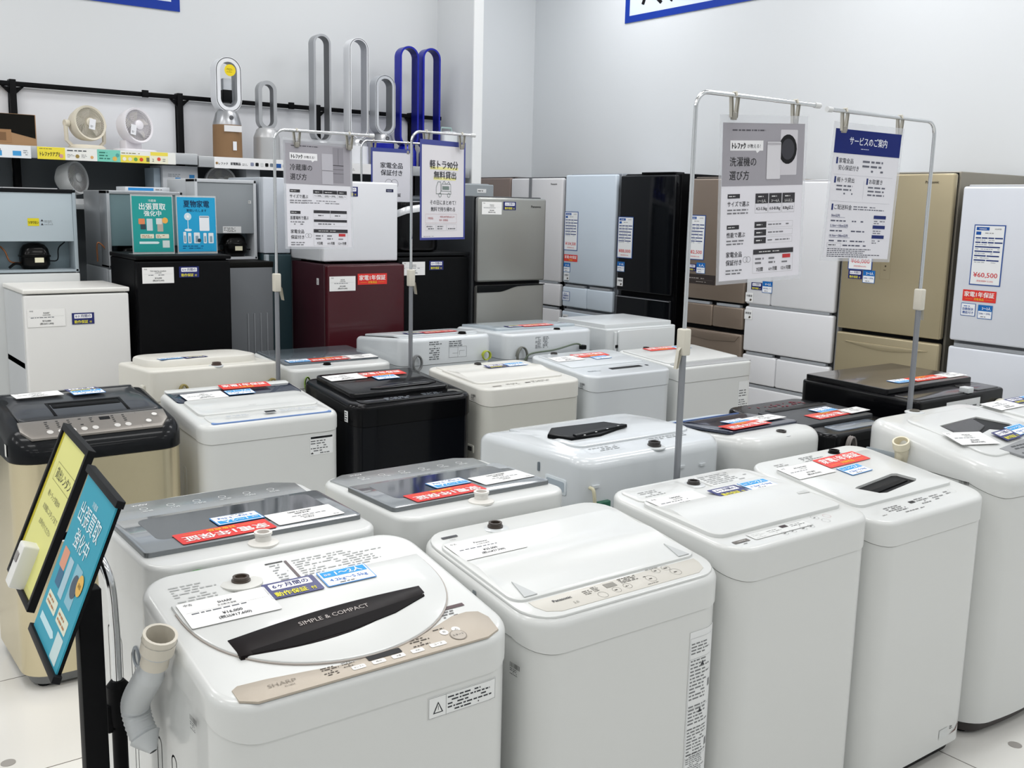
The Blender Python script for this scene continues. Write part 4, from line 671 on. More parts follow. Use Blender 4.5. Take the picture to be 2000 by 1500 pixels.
s=Box3('refrigerator','pale grey fridge top with white label behind the steel two-door one','refrigerator',(3.765,5.56,0),0,GB); s.box('cabinet',-.125,.125,-.12,.17,0,1.735,mat('#7C8286',.5),.006); s.box('door',-.125,.125,-.17,-.125,.05,1.73,mat('#8F969A',.45),.006); s.face('size_sticker',D().rect(-.035,-.012,.07,.024,'#E6E8E8').fine(-.03,-.006,.06,.012,1,'#555555'),.03,1.69,-.17)
# two acrylic stands with posters
ACR=mat('#EEF4F4',.08,alpha=.35)
def acrylic(x,label,draw,col):
    s=Box3('poster_stand',label,'poster stand',(x,4.93,1.3365),0,'acrylic poster stands on the black small fridge'); q=MB(); q.box(-.10,.10,.0,.003,0,.278,ACR); q.box(-.10,.10,.0,.06,0,.003,ACR); q.build('acrylic_holder',s.o)
    d=draw(); q=MB(); mp=lambda u,v,h:(u,-.0012-h,.14+v); q.patch([(-.095,-.13),(.095,-.13),(.095,.13),(-.095,.13)],[],mp,-.0008,0,ink(col)); d.mesh(q,mp); q.build('poster',s.o,flat=True); s.o.rotation_euler=(-.03,0,.04)
def poster_teal(k=1,bg='#2A9C98'):
    d=D(); d.tx('冷蔵庫',-.0,.105,.013,'#EAF6F4').tx('出張買取',0,.070,.034,'#F4FAF9',b=.012,wd=.125).tx('強化中',0,.040,.028,'#F4FAF9',b=.012,wd=.082)
    d.rrect(-.068,.0,.030,.026,.003,'#E08A5E').rrect(-.060,-.024,.026,.024,.002,'#3A4A52').rrect(-.030,-.03,.028,.056,.002,'#C8D6DA').rrect(.020,-.034,.028,.062,.002,'#B9AFA4').circ(.058,.018,.014,'#F0B45A',2).rrect(.015,.0,.028,.028,.002,'#D8DDDA',2)
    d.rrect(-.062,-.066,.064,.020,.003,'#E9E4CE').rrect(.010,-.066,.064,.020,.003,'#E9E4CE').fine(-.056,-.063,.052,.014,2,'#A07050',2).fine(.016,-.063,.052,.014,2,'#A07050',2,seed=4).poly([(-.068,-.092),(.020,-.092),(.028,-.0865),(.020,-.081),(-.068,-.081)],'#DCEFF0').rect(.042,-.110,.034,.034,'#D6E2E0'); return d
def poster_blue():
    d=D(); d.tx('夏物家電',0,.085,.036,'#1E3A5A',b=.02,wd=.128).tx('買取いたします',0,.062,.014,'#1E3A5A',b=.01,wd=.10)
    d.circ(-.045,.038,.018,'#CFE4EE').circ(-.045,.038,.006,'#F6F8F8',2).rect(-.0465,-.02,.003,.05,'#E8F0F4').circ(-.045,-.026,.018,'#EEF4F6',1,.006).rrect(.012,-.03,.05,.072,.004,'#EEF2F6').rect(.014,.034,.046,.005,'#7A8A96',2)
    for i,(x,w_,h) in enumerate(((-.07,.014,.055),(-.047,.016,.05),(-.018,.03,.052),(.030,.016,.05),(.055,.026,.05))): d.rrect(x,-.09,w_,h,.003,'#E6EEF2').rrect(x+w_*.25,-.085,w_*.5,h*.6,.002,'#8AA6B6',2)
    d.circ(.008,-.076,.009,'#33424E',3).fine(-.075,-.118,.15,.02,2,'#15588A'); return d
acrylic(1.575,'teal poster in an acrylic stand on the black small fridge',poster_teal,'#2A9C98'); acrylic(1.787,'light blue summer appliance poster in an acrylic stand on the black small fridge',poster_blue,'#2AA2D2')
# ---------------------------------------------------------------- shelving along the back wall
sh=Box3('shelving_unit','long store shelf with black posts and rail along the back wall','shelf',(0,0,0),0)
for x in (.335,1.236,2.133,3.017,3.72): sh.box('post',x-.016,x+.016,6.10,6.16,0,2.205,BLKM,.002)
q=MB(); q.box(-.4,3.95,6.105,6.13,2.17,2.195,BLKM,.002)
for x in (.335,1.236,2.133,3.017,3.72):
    for a in (-1,1): q.patch([(x+a*.016,2.165),(x+a*.06,2.172),(x+a*.016,2.13)],[],lambda u,v,h:(u,6.125-h,v),0,.01,BLKM)
for x in (1.93,2.83): q.box(x-.018,x+.018,6.09,6.105,2.165,2.205,BLKM,.002)
q.build('rail',sh.o)
for x0,x1 in ((-.3,.33),(.355,1.215),(1.255,2.113),(2.153,2.997),(3.037,3.70),(3.74,3.95)): sh.box('back_panel',x0,x1,6.14,6.155,1.84,2.168,mat('#E2E4E8',.6),0); sh.box('back_panel',x0,x1,6.14,6.155,.1,1.80,mat('#5E6468',.6),0)
for x0,x1,z in ((-.3,2.10,1.842),(2.105,3.95,1.832)): sh.box('shelf_board',x0,x1,5.78,6.12,z-.03,z,mat('#C9CBCC',.5),.002)
for x0,x1,z in ((-.3,2.10,1.842),(2.105,3.95,1.832)): sh.box('price_rail',x0,x1,5.755,5.778,z-.055,z+.006,mat('#B4B7B9',.3,metal=.5),.002)
sh.box('shelf_board',-.3,3.95,5.82,6.12,1.53,1.555,mat('#9EA2A4',.5),.002)
def strip(x0,x1,z,label,bg,fn): 
    w_=x1-x0; d=fn(w_); o=d.card('shelf_strip',w_,.062,bg,Matrix(((1,0,0,(x0+x1)/2),(0,0,-1,5.7535),(0,1,0,z),(0,0,0,1)))); tag(o,label,'shelf label','label strips on the shelf front')
def s1(w_): return D().rect(-.02,-.022,.04,.026,'#4AA0DA').rect(.07,-.02,.04,.024,'#4AA0DA').fine(-.17,-.02,.12,.03,3,'#9AA0A6').rrect(.0,-.0,.015,.014,.001,'#77808A',2).fine(.12,-.018,.03,.03,3,'#8A9098')
def s2(w_):
    d=D(); x=-w_/2; d.rect(x,-.031,.135,.062,'#F2E04A').tx('トレファクアプリ',x+.060,-.014,.025,'#3A3A2A',3,b=.02,wd=.095).fine(x+.01,.018,.10,.008,1,'#7A7440',2).circ(x+.115,-.012,.010,'#D8A0A0',3)
    d.fine(x+.145,.012,.14,.014,1,'#55585C',2).fine(x+.145,-.018,.04,.02,3,'#9A9A9A',2).circ(x+.195,-.010,.010,'#A08A50',3).fine(x+.215,-.018,.035,.02,3,'#9A9A9A',2).circ(x+.268,-.012,.008,'#E0B070',3)
    d.rect(x+.295,-.031,.12,.062,'#7FD0BC').fine(x+.305,-.022,.06,.046,3,'#3A7A6A',2).circ(x+.385,-.014,.012,'#E0B860',3).circ(x+.40,.005,.010,'#5AA8A0',3)
    d.rect(x+.415,-.031,.155,.040,'#F0DE5A').fine(x+.42,.014,.14,.01,1,'#8A8440',2)
    for i,c in enumerate(('#F4F0E0','#E6E2D0','#6AA85A','#E0503A')): d.circ(x+.435+i*.03,-.012,.010,c,3)
    d.rect(x+.552,-.022,.016,.022,'#77775A',3).rect(x+.575,-.031,.095,.062,'#F2EFD6').rect(x+.575,.012,.095,.019,'#F0DE5A',2).tx('2',x+.588,-.020,.022,'#55585C',3).circ(x+.62,-.006,.010,'#E05A4A',3).fine(x+.64,-.02,.025,.02,2,'#999999',3); return d
def s3(w_):
    d=D(); x=-w_/2; d.tx('トレファク',x+.045,-.010,.015,'#3A3A3A',3,b=.02).circ(x+.014,-.003,.007,'#B08A50',3).tx('家電製品',x+.125,-.010,.017,INK,3,b=.03,wd=.06).fine(x+.165,-.014,.04,.016,2,'#8A8A8A')
    for i,c in enumerate(('#8A90A8','#2A2C30','#D8DADA','#1E1F22','#77808A')): d.rrect(x+.215+i*.03,-.012,.020,.020,.004,c,3)
    d.rect(x+.375,-.016,.03,.024,'#2A5AA0',3); 
    if w_>.5: d.tx('家電製品',x+.445,-.010,.017,INK,3,b=.03,wd=.06).tx('トレファク',x+.74,-.010,.015,'#3A3A3A',3,b=.02).tx('家電製品',x+.82,-.010,.017,INK,3,b=.03,wd=.06).fine(x+.86,-.014,.04,.016,2,'#8A8A8A')
    return d
strip(.92,1.232,1.815,'white shelf strip with two light blue boxes, at the left photo edge','#EEF0F2',s1); strip(1.262,1.975,1.815,'long yellow and mint green shelf strip under the two round fans','#F0F0EA',s2); strip(2.195,3.30,1.806,'long white shelf strip with small appliance pictures under the bladeless fans','#F2F2F2',s3)
# things on the upper shelf
b=Box3('cardboard_box','brown cardboard box with black corner on the shelf, left photo edge','box',(1.02,5.93,1.8425),0); q=MB(); q.box(-.28,.26,-.10,.10,0,.165,mat('#A98560',.7),.003); q.patch([(-.28,.1655),(-.28,.115),(-.05,.115),(.255,.045),(.255,.163)],[],lambda u,v,h:(u,-.10-h,v),-.001,.001,mat('#26241F',.6)); q.box(-.27,.14,-.1012,-.1005,.02,.085,mat('#A07A54',.7)); q.box(.07,.115,-.1018,-.1012,.03,.07,mat('#7A5A3A',.7)); q.build('carton',b.o)
def circulator(label,x,z,y,r,m,style,tilt=.15,yaw=.3):
    s=Box3('circulator_fan',label,'fan',(x,y,z),yaw,'round circulator fans'); s.o.rotation_euler=(0,0,-yaw*.0+yaw); hz=r+.045; R3=Matrix.Rotation(-tilt,3,'X')
    def tr(p): v=R3@Vector(p); return (v.x,v.y,v.z+hz)
    q=MB(); n=32
    ls=[]
    for rr_,yy in ((r*.86,-.052),(r*.97,-.056),(r,-.045),(r*.98,-.02),(r*.86,.03),(r*.5,.06),(r*.2,.07)): ls.append([tr((cos(2*PI*k/n)*rr_,yy,sin(2*PI*k/n)*rr_)) for k in range(n)])
    q.loft(ls,m); q.loft([ls[0],[tr((cos(2*PI*k/n)*r*.84,-.03,sin(2*PI*k/n)*r*.84)) for k in range(n)],[tr((cos(2*PI*k/n)*.01,-.0,sin(2*PI*k/n)*.01)) for k in range(n)]],mat('#B9B4A8' if style=='a' else '#B6B2B4',.6)); q.build('housing',s.o)
    q=MB(); nb=44
    for k in range(nb):
        a=2*PI*k/nb; pts=[tr((cos(a+t*1.1)*(r*(.26+.62*t)),-.052-.010*sin(PI*t),sin(a+t*1.1)*(r*(.26+.62*t)))) for t in (0,.25,.5,.75,1)]; q.tube(pts,.0011,m,4,False)
    q.build('grille',s.o)
    q=MB(); q.loft([[tr((cos(2*PI*k/20)*a,yy,sin(2*PI*k/20)*a)) for k in range(20)] for a,yy in ((r*.28,-.045),(r*.27,-.060),(r*.2,-.064),(.001,-.065))],m); q.build('hub',s.o)
    q=MB()
    for k in range(5):
        a=2*PI*k/5; q.add([tr((cos(a+p)*r*f,yy,sin(a+p)*r*f)) for p,f,yy in ((0,.2,-.035),(.15,.8,-.042),(.9,.78,-.015),(.7,.2,-.02))],[(0,1,2,3)],mat('#CFCBC2',.5))
    q.build('blade',s.o)
    q=MB()
    if style=='a':
        q.tube([(-r-.018,0,hz),(-r-.016,0,.05),(-r+.02,-.0,.018)],.011,m,8); q.tube([(r+.018,0,hz),(r+.016,0,.05),(r-.02,-.0,.018)],.011,m,8)
        for a in (-1,1): q.lathe([(.018,-.012),(.018,.012)],(a*(r+.012),0,hz),m,14,(1,0,0))
        q.loft([[(x_,y_,z_) for x_,y_ in rrc(0,-.01,.19-2*i,.15-2*i,.06,6)] for z_,i in ((0,.004),(.006,0),(.02,.002),(.03,.012))],m,True,True)
    elif style=='b':
        q.box(-.055,.055,-.01,.05,.01,.07,m,.01); q.loft([[(x_,y_,z_) for x_,y_ in rrc(0,-.01,.22-2*i,.17-2*i,.05,6)] for z_,i in ((0,.004),(.006,0),(.016,.002),(.02,.008))],m,True,True)
    else: q.loft([[(x_,y_,z_) for x_,y_ in rrc(0,-.0,.16,.15,.05,6)] for z_ in (0,.03)],m,True,True); q.box(-.03,.03,-.02,.03,.02,.09,m,.01)
    q.build('stand',s.o)
    if style!='c':
        d=D(); d.fine(-.01,-.018,.02,.012,3,'#555555'); M=Matrix.Translation((x,y,z))@Matrix.Rotation(yaw,4,'Z')@Matrix.Translation((.0 if style=='a' else -.05,-.072,hz-(.0 if style=='a' else .02)))@Matrix(((1,0,0,0),(0,0,-1,0),(0,1,0,0),(0,0,0,1)))@Matrix.Rotation(-.15,4,'Z'); o=d.card('price_card',.036,.055,'#EEEFF2',M); tag(o,'small white price card on the '+('cream' if style=='a' else 'white')+' round fan','price card')
    return s
circulator('cream round fan on a curved yoke stand, on the upper shelf',1.548,1.8425,5.93,.094,mat('#DDD6C4',.45),'a'); circulator('white round fan on a flat base, right of the cream one on the upper shelf',1.80,1.8425,5.93,.098,mat('#E9E6EA',.4),'b',yaw=.38)
circulator('white round fan on the lower shelf, above the grey fridge back',2.285,1.5555,5.93,.093,mat('#DADCDC',.45),'c',tilt=.12,yaw=-.1); circulator('white round fan half hidden at the left, behind the silver fridge back',1.46,1.5555,5.95,.09,mat('#DCDEDE',.45),'c',yaw=.7)
def bladeless(label,x,z,w_,top,zb,mo,mi,mbs,bw,dep=.075,edge=None,t=.018,yaw=-.02,mid=None,base_h=None,y=5.93,dial=True):
    """loop amplifier from zb to top above a cylindrical base; z = shelf height"""
    s=Box3('bladeless_fan',label,'fan',(x,y,z),yaw,'bladeless fans on the upper shelf'); H=top-z; b0=zb-z; W2=w_/2
    oo=rr(-W2,W2,b0,H,W2*.99,12); ii=rr(-W2+t,W2-t,b0+t,H-t,(W2-t)*.99,12)
    q=MB(); F3=lambda u,v,h:(u,-dep/2+.0-h,v); q.patch(oo,[ii],F3,-dep,0,mo,0); n=len(ii); q.loft([[(u,-dep/2-.0005,v) for u,v in ii],[(u,dep/2+.0005,v) for u,v in rr(-W2+t*1.0,W2-t*1.0,b0+t,H-t,(W2-t)*.99,12)]],mi); q.build('air_loop',s.o,ang=50)
    if edge:
        q=MB(); q.patch(rr(-W2+.004,W2-.004,b0+.004,H-.004,(W2-.004)*.99,12),[rr(-W2+.007,W2-.007,b0+.007,H-.007,(W2-.007)*.99,12)],F3,-.001,.0012,edge,0); q.build('edge_line',s.o)
    q=MB(); r=bw/2; hb=b0+.012; m2=mid or mbs
    q.lathe([(r*1.0,0),(r*1.02,.008),(r*1.0,hb*.70)],(0,0,0),mbs,28); q.lathe([(r*1.0,hb*.70),(r*.98,hb*.74),(r*.78,hb*.94),(r*.6,hb)],(0,0,0),m2,28); q.build('base',s.o)
    if dial: q=MB(); q.lathe([(.013,0),(.013,.004),(.009,.005)],(0,-r*.86,hb*.84),mat('#3A3C40',.3),16,(0,-1,.35)); q.build('dial',s.o)
    return s
SIL=mat('#A9ABAE',.3,metal=.6); BLU=mat('#0B1A9E',.25,metal=.35); BLUI=mat('#0D179A',.35)
WW=mat('#E6E8EC',.3)
s=bladeless('white bladeless heater fan with yellow sticker and brown wrapped base',2.345,1.8325,.155,2.41,2.10,WW,mat('#D4D8DE',.35),mat('#8A6A48',.6),.165,dep=0.088,edge=mat('#26282C',.4),t=.028,mid=SIL)
q=MB(); q.box(-.025,.025,-.02,.02,.33,.46,mat('#C4C9D0',.35),.006); q.box(-.027,.027,-.024,.022,.325,.395,mat('#1E2024',.4),.004); q.build('filter_unit',s.o)
q=MB(); q.lathe([(.033,0),(.033,.002)],(0,-.067,.50),ink('#EAD22A'),24,(0,-1,0)); D().fine(-.02,-.012,.04,.024,4,'#8A7A20').mesh(q,lambda u,v,h:(u,-.0695-h,.50+v)); q.build('yellow_sticker',s.o)
q=MB(); q.box(-.05,.055,-.0885,-.0865,.155,.19,ink('#E6E6E6')); q.box(.0,.022,-.0890,-.0870,.05,.10,ink('#E6E8EC')); q.build('price_sticker',s.o)
bladeless('silver bladeless fan with short loop, second from the left among the bladeless ones',2.59,1.8325,.115,2.30,2.015,SIL,mat('#8E9094',.35,metal=.5),mat('#B9BABB',.35,metal=.3),.155,t=.022,dep=0.054,dial=False)
bladeless('grey bladeless fan with the tallest narrow loop',2.945,1.8325,.115,2.605,1.965,mat('#A2A4A8',.3,metal=.5),mat('#8A8C90',.4,metal=.4),SIL,.14,t=.013,dep=0.075,dial=False)
bladeless('white bladeless fan with tall loop and thin dark outline',3.195,1.8325,.135,2.61,1.99,WW,mat('#DCDFE8',.35),WW,.15,t=.013,dep=0.082,edge=mat('#3A3C42',.4),mid=SIL)
bladeless('silver bladeless fan with short oval loop and blue base',3.385,1.8325,.145,2.405,2.03,mat('#C2C5CA',.3,metal=.4),mat('#9A9DA2',.35,metal=.4),BLU,.15,t=.024,dep=0.082,edge=mat('#55585E',.4),mid=SIL)
bladeless('left of the two tall blue bladeless fans',3.565,1.8325,.14,2.60,1.965,BLU,BLUI,BLU,.13,t=.012,dep=0.075,dial=False); bladeless('right of the two tall blue bladeless fans',3.735,1.8325,.135,2.605,1.955,BLU,BLUI,BLU,.13,t=.012,dep=0.075,dial=False)
s=Box3('dehumidifier','small white device with handle at the right end of the upper shelf','dehumidifier',(3.875,5.93,1.8325),0); q=MB(); q.box(-.055,.055,-.07,.07,0,.25,mat('#DDE2E4',.4),.02); q.build('body',s.o); q=MB(); q.tube([(-.045,0,.245),(-.04,0,.275),(.04,0,.275),(.045,0,.245)],.006,mat('#A9C4C0',.4),8); q.build('handle',s.o)
# boxes on the lower shelf
def carton(label,x0,x1,y0,y1,z,h,d=None,m=mat('#D6DADF',.5)):
    s=Box3('product_box',label,'box',((x0+x1)/2,(y0+y1)/2,z),0); w_=x1-x0; q=MB(); q.box(-w_/2,w_/2,-(y1-y0)/2,(y1-y0)/2,0,h,m,.002); q.build('carton',s.o)
    if d: s.face('print',d,0,h/2,-(y1-y0)/2)
    return s
carton('white product box of a circulator fan on the lower shelf',1.925,2.125,5.83,6.05,1.5555,.225,D().tx('18cmサーキュレーター',0,-.02,.018,'#3A3E44',b=.02,wd=.16).fine(-.06,-.05,.12,.02,1,'#77777A').rect(-.03,.035,.03,.012,'#3E8FD0').rect(.05,.045,.03,.02,'#3E8FD0').fine(-.07,.05,.1,.02,2,'#99A0A8'))
carton('flat white box with blue stripe on top of the silver fridge back',1.62,1.85,5.50,5.66,1.6325,.022,D().rect(-.10,-.008,.13,.014,'#2E8FD6').fine(.04,-.006,.05,.01,1,'#777777'))
carton('pale blue-sided box beside the circulator fan box on the lower shelf',1.885,1.922,5.86,6.02,1.5555,.21,D().rect(-.012,-.06,.024,.03,'#2A7ABA'),mat('#AEBFCC',.5))
carton('white upright box on the lower shelf behind the fridge guide poster',2.415,2.50,5.83,6.05,1.5555,.235)
s=Box3('newspaper','folded white paper lying on the compressor fridge back','paper',(1.15,5.45,1.6305),0); q=MB(); q.box(-.14,.10,-.12,.10,0,.004,mat('#D6D8DA',.6)); q.build('sheet',s.o)
# ---------------------------------------------------------------- hanging posters on pole stands
CLAMP=mat('#CFCBBE',.45); POLE=mat('#8E9196',.35,metal=.6)
def polestand(label,x,y,zt,xe,zc,dr,clips,zd=.02):
    s=empty('sign_stand',(x,y,0),0,label,'sign stand','chrome pole stands with hanging posters')
    q=MB(); q.lathe([(.085,0),(.085,.008),(.02,.016)],(0,0,0),mat('#77797C',.4),24); q.build('foot_plate',s)
    q=MB(); q.tube([(0,0,.01),(0,0,zc)],.0095,POLE,12); q.build('lower_pole',s)
    L_=(xe-x); sg=1 if L_>0 else -1; q=MB(); R_=.045; pts=[(0,0,zc-.02),(0,0,zt-R_)]+[(sg*R_*(1-cos(a)),0,zt-R_+R_*sin(a)) for a in [PI/2*k/8 for k in range(1,9)]]+[(L_,0,zt+.0)]; q.tube(pts,.0062,CHR,12); q.build('upper_pole',s)
    q=MB(); q.lathe([(.0085,-.012),(.0085,.012)],(L_,0,zt),mat('#D4D6D6',.3),12,(1,0,0)); q.build('end_cap',s)
    q=MB(); q.box(-.014,.014,-.016,.016,zc-.045,zc+.03,CLAMP,.005); q.patch([(sg*dr*.012,zc-.02),(sg*dr*.022,zc-.03),(sg*dr*.030,zc-.082),(sg*dr*.022,zc-.080),(sg*dr*.012,zc-.045)],[],lambda u,v,h:(u,-.006+h,v),0,.012,CLAMP,.001); q.build('clamp',s)
    for cx in clips:
        q=MB(); u=cx-x; q.tube([(u,.009,zt-.002),(u,.006,zt+.008),(u,-.006,zt+.008),(u,-.009,zt-.002)],.003,CLAMP,6)
        for a in (-1,1): q.patch([(u+a*.018,zt+.002),(u+a*.011,zt+.002),(u+a*.004,zt-.055),(u+a*.012,zt-.06)],[],lambda p,r_,h:(p,-.005+h,r_),0,.010,mat('#B9B6AC',.45),.001)
        q.box(u-.009,u+.009,-.006,.004,zt-.066,zt-.045,mat('#8F8C84',.4),.002); q.build('clip',s)
    return s
def hang(name,label,c,nrm,up,w_,h,d,bg,sleeve=True,edge=None):
    n=Vector(nrm).normalized(); u=Vector(up); u=(u-n*u.dot(n)).normalized(); r=u.cross(n); M=Matrix((r,u,n)).transposed().to_4x4(); M.translation=c
    o=bpy.data.objects.new(name,None); COL.objects.link(o); o.matrix_world=M; tag(o,label,'sign','posters hanging from pole stands')
    I=lambda a,b,z:(a,b,z); q=MB(); W2,H2=w_/2,h/2; q.patch([(-W2,-H2),(W2,-H2),(W2,H2),(-W2,H2)],[],I,-.0006,.0006,ink(bg)); d.mesh(q,I,.0006); d.mesh(q,lambda a,b,z:(-a,b,-z),.0006) if False else None; q.build('sheet',o,flat=True)
    q=MB(); e=.010; q.patch([(-W2-e,-H2-e),(W2+e,-H2-e),(W2+e,H2+e*2.2),(-W2-e,H2+e*2.2)],[[(-W2,-H2),(W2,-H2),(W2,H2),(-W2,H2)]],I,-.0012,.0012,mat('#D9DCE2',.15,alpha=.45) if not edge else mat(edge,.3)); q.build('clear_sleeve' if not edge else 'border_sleeve',o)
    return o
G1='#A19FA6'; DKT='#3B3A3E'
def guide(title,kind):
    w_,h=.316,.44; d=D(); x=-w_/2; d.rect(x,.046,w_,h/2-.046,G1); d.fine(x+.035,.196,.18,.009,1,'#55535A',2,den=1); d.rect(x+.028,.144,.125,.028,'#EDEDEF',2).poly([(x+.125,.144),(x+.140,.144),(x+.130,.137)],'#EDEDEF',2)
    d.tx('トレファク',x+.060,.150,.019,'#26262A',4,b=.03,wd=.050).tx('が教える！',x+.117,.152,.012,'#3A3A40',4,wd=.050).tx(title,x+.028,.103,.028,'#2A2A30',3,al='l',b=.0,wd=.100).tx('選び方',x+.028,.065,.028,'#2A2A30',3,al='l',wd=.074)
    if kind=='w': d.rrect(.062,.075,.068,.128,.003,'#CFCDD3',2).circ(.092,.148,.036,'#2A2A2E',3,.042).circ(.092,.148,.026,'#3E3E44',4,.030).rrect(.010,.064,.054,.105,.003,'#D6D5DA',5).rect(.010,.160,.054,.006,'#B4B2B8',6)
    else:
        d.rect(.015,.050,.052,.125,'#B8B7BE',3).rect(.067,.058,.050,.145,'#8F8D94',2).rect(.015,.105,.052,.002,'#6E6C72',4).rect(.067,.128,.050,.003,'#4E4C52',3).rect(.067,.095,.05,.002,'#6E6C72',3).rect(.092,.13,.0015,.07,'#6E6C72',3).rect(.067,.112,.05,.002,'#6E6C72',3)
    for yy,t in ((.012,'サイズで選ぶ'),(-.075,'性能で選ぶ' if kind=='w' else '設置場所で選ぶ')):
        d.rect(x+.024,yy,.046,.012,DKT,2).fine(x+.028,yy+.003,.036,.006,1,'#DDDDDD',3).tx(t,x+.024,yy-.022,.016,'#2E2E33',2,al='l',b=.008,wd=.082 if len(t)>5 else .070).fine(x+.024,yy-.046,.085,.018,2,'#77777C',2,seed=len(t))
    if kind=='w':
        for i,(a,b_) in enumerate((('1〜2人','4.2-5.5kg'),('3〜4人','6.0-8.0kg'),('5人以上','8.0kg以上'))): X=x+.130+i*.053; d.rect(X,-.004,.050,.028,DKT,2).tx(a,X+.025,-.001,.010,'#EEEEEE',4,wd=.032).fine(X+.01,.012,.03,.007,1,'#DDDDDD',3).frame(X,-.032,.050,.028,.0006,'#999999').tx(b_,X+.025,-.023,.012,'#2A2A2E',2,b=.01,wd=.042)
        for i in range(3): yy=-.074-i*.0225; d.rect(x+.130,yy,.046,.0175,DKT,2).fine(x+.137,yy+.005,.032,.008,1,'#DDDDDD',3).frame(x+.176,yy,.106,.0175,.0005,'#AAAAAA').fine(x+.183,yy+.005,.09,.008,1,'#77777C',2,seed=i)
    else:
        for X,ww,b_ in ((.130,.044,'〜199L'),(.176,.066,'200L〜399L'),(.244,.044,'400L〜')): X=x+X; d.rect(X,.010,ww,.015,DKT,2).fine(X+.008,.014,ww-.016,.006,1,'#DDDDDD',3).frame(X,-.008,ww,.018,.0005,'#AAAAAA').tx(b_,X+ww/2,-.003,.011,'#2A2A2E',2,wd=ww*.8)
        d.fine(x+.09,-.033,.18,.018,2,'#8A8A90',seed=9)
        for X,ww in ((.130,.076),(.208,.078)): d.rect(x+X,-.070,ww,.012,DKT,2).frame(x+X,-.090,ww,.020,.0005,'#AAAAAA').fine(x+X+.02,-.083,ww-.04,.008,1,'#444448',2)
        d.rect(x+.130,-.106,.156,.010,DKT,2).frame(x+.130,-.124,.156,.018,.0005,'#AAAAAA').fine(x+.15,-.118,.11,.008,1,'#444448',2)
    d.tx('家電全品',x+.024,-.153,.017,'#2E2E33',2,al='l',b=.008,wd=.060).tx('保証付き',x+.024,-.176,.017,'#2E2E33',2,al='l',b=.008,wd=.060).fine(x+.024,-.205,.09,.018,2,'#77777C',2)
    for a in (-1,1): d.ring(x+.104+a*.006,-.163,.009,.0012,'#8A8A8E')
    d.rect(x+.128,-.150,.160,.014,DKT,3).fine(x+.15,-.146,.12,.006,1,'#DDDDDD',4).frame(x+.128,-.205,.160,.055,.0006,'#AAAAAA')
    for i,t in enumerate(('7日間','6ヶ月間','12ヶ月間')):
        X=x+.155+i*.053; d.tx(t,X,-.199,.013,'#2A2A2E',2,b=.01,wd=.026+.006*i)
        if i==2: d.rect(X-.016,-.165,.032,.011,'#C23A3E',3)
        d.fine(X-.018,-.181,.036,.010 if i==2 else .024,1 if i==2 else 2,'#77777C',2,seed=i)
    return d
def service():
    w_,h=.29,.408; d=D(); x=-w_/2; d.rect(x,h/2-.075,w_,.075,'#17266E',2).tx('サービスのご案内',0,h/2-.045,.028,'#E9ECF6',4,b=.01,wd=.165).fine(-.03,h/2-.060,.05,.005,1,'#C9D0E8',4)
    NV='#26336E'
    def hd(X,Y,t,wd): d.rect(X,Y-.004,.007,.020,NV,2).tx(t,X+.012,Y,.017,'#2C2E3A',2,al='l',wd=wd)
    hd(x+.015,.100,'家電全品',.062); d.tx('安心保証付き',x+.027,.078,.017,'#2C2E3A',2,al='l',wd=.088).fine(x+.13,.072,.13,.044,3,'#6A6C78',2)
    hd(x+.015,.040,'軽トラ貸出',.074); hd(x+.155,.040,'お取置き',.060); d.fine(x+.027,-.002,.10,.036,3,'#6A6C78').fine(x+.165,-.002,.09,.036,3,'#6A6C78',seed=5).rect(x+.01,.062,w_-.03,.0006,'#B0B2BC').rect(x+.145,-.012,.0006,.06,'#B0B2BC').rect(x+.01,-.022,w_-.03,.0006,'#B0B2BC')
    hd(x+.015,-.046,'ご配送料金',.076); d.fine(x+.11,-.048,.14,.016,2,'#6A6C78')
    for i,t in enumerate(('5km以内','5.1km〜10km以内','10.1km〜20km以内')):
        yy=-.070-i*.032; d.tx(t,x+.018,yy,.010,NV,2,al='l',b=.01).rect(x+.018,yy-.003,.06+.015*i,.0008,NV).fine(x+.018,yy-.018,.08,.010,1,'#55586A',seed=i).fine(x+.11,yy-.018,.07,.010,1,'#55586A',seed=i+4).rect(x+.205,yy-.002,.055,.011,NV,2).fine(x+.208,yy-.020,.05,.014,2,'#6A6C78',seed=i+2)
    d.frame(x+.012,-.172+.004,.06,.014,.0006,'#8A8C98').fine(x+.018,-.164,.045,.007,1,'#44464E',2).fine(x+.08,-.166,.15,.010,1,'#55586A').fine(x+.015,-.200,.235,.030,5,'#4A4C58',seed=12,den=1); return d
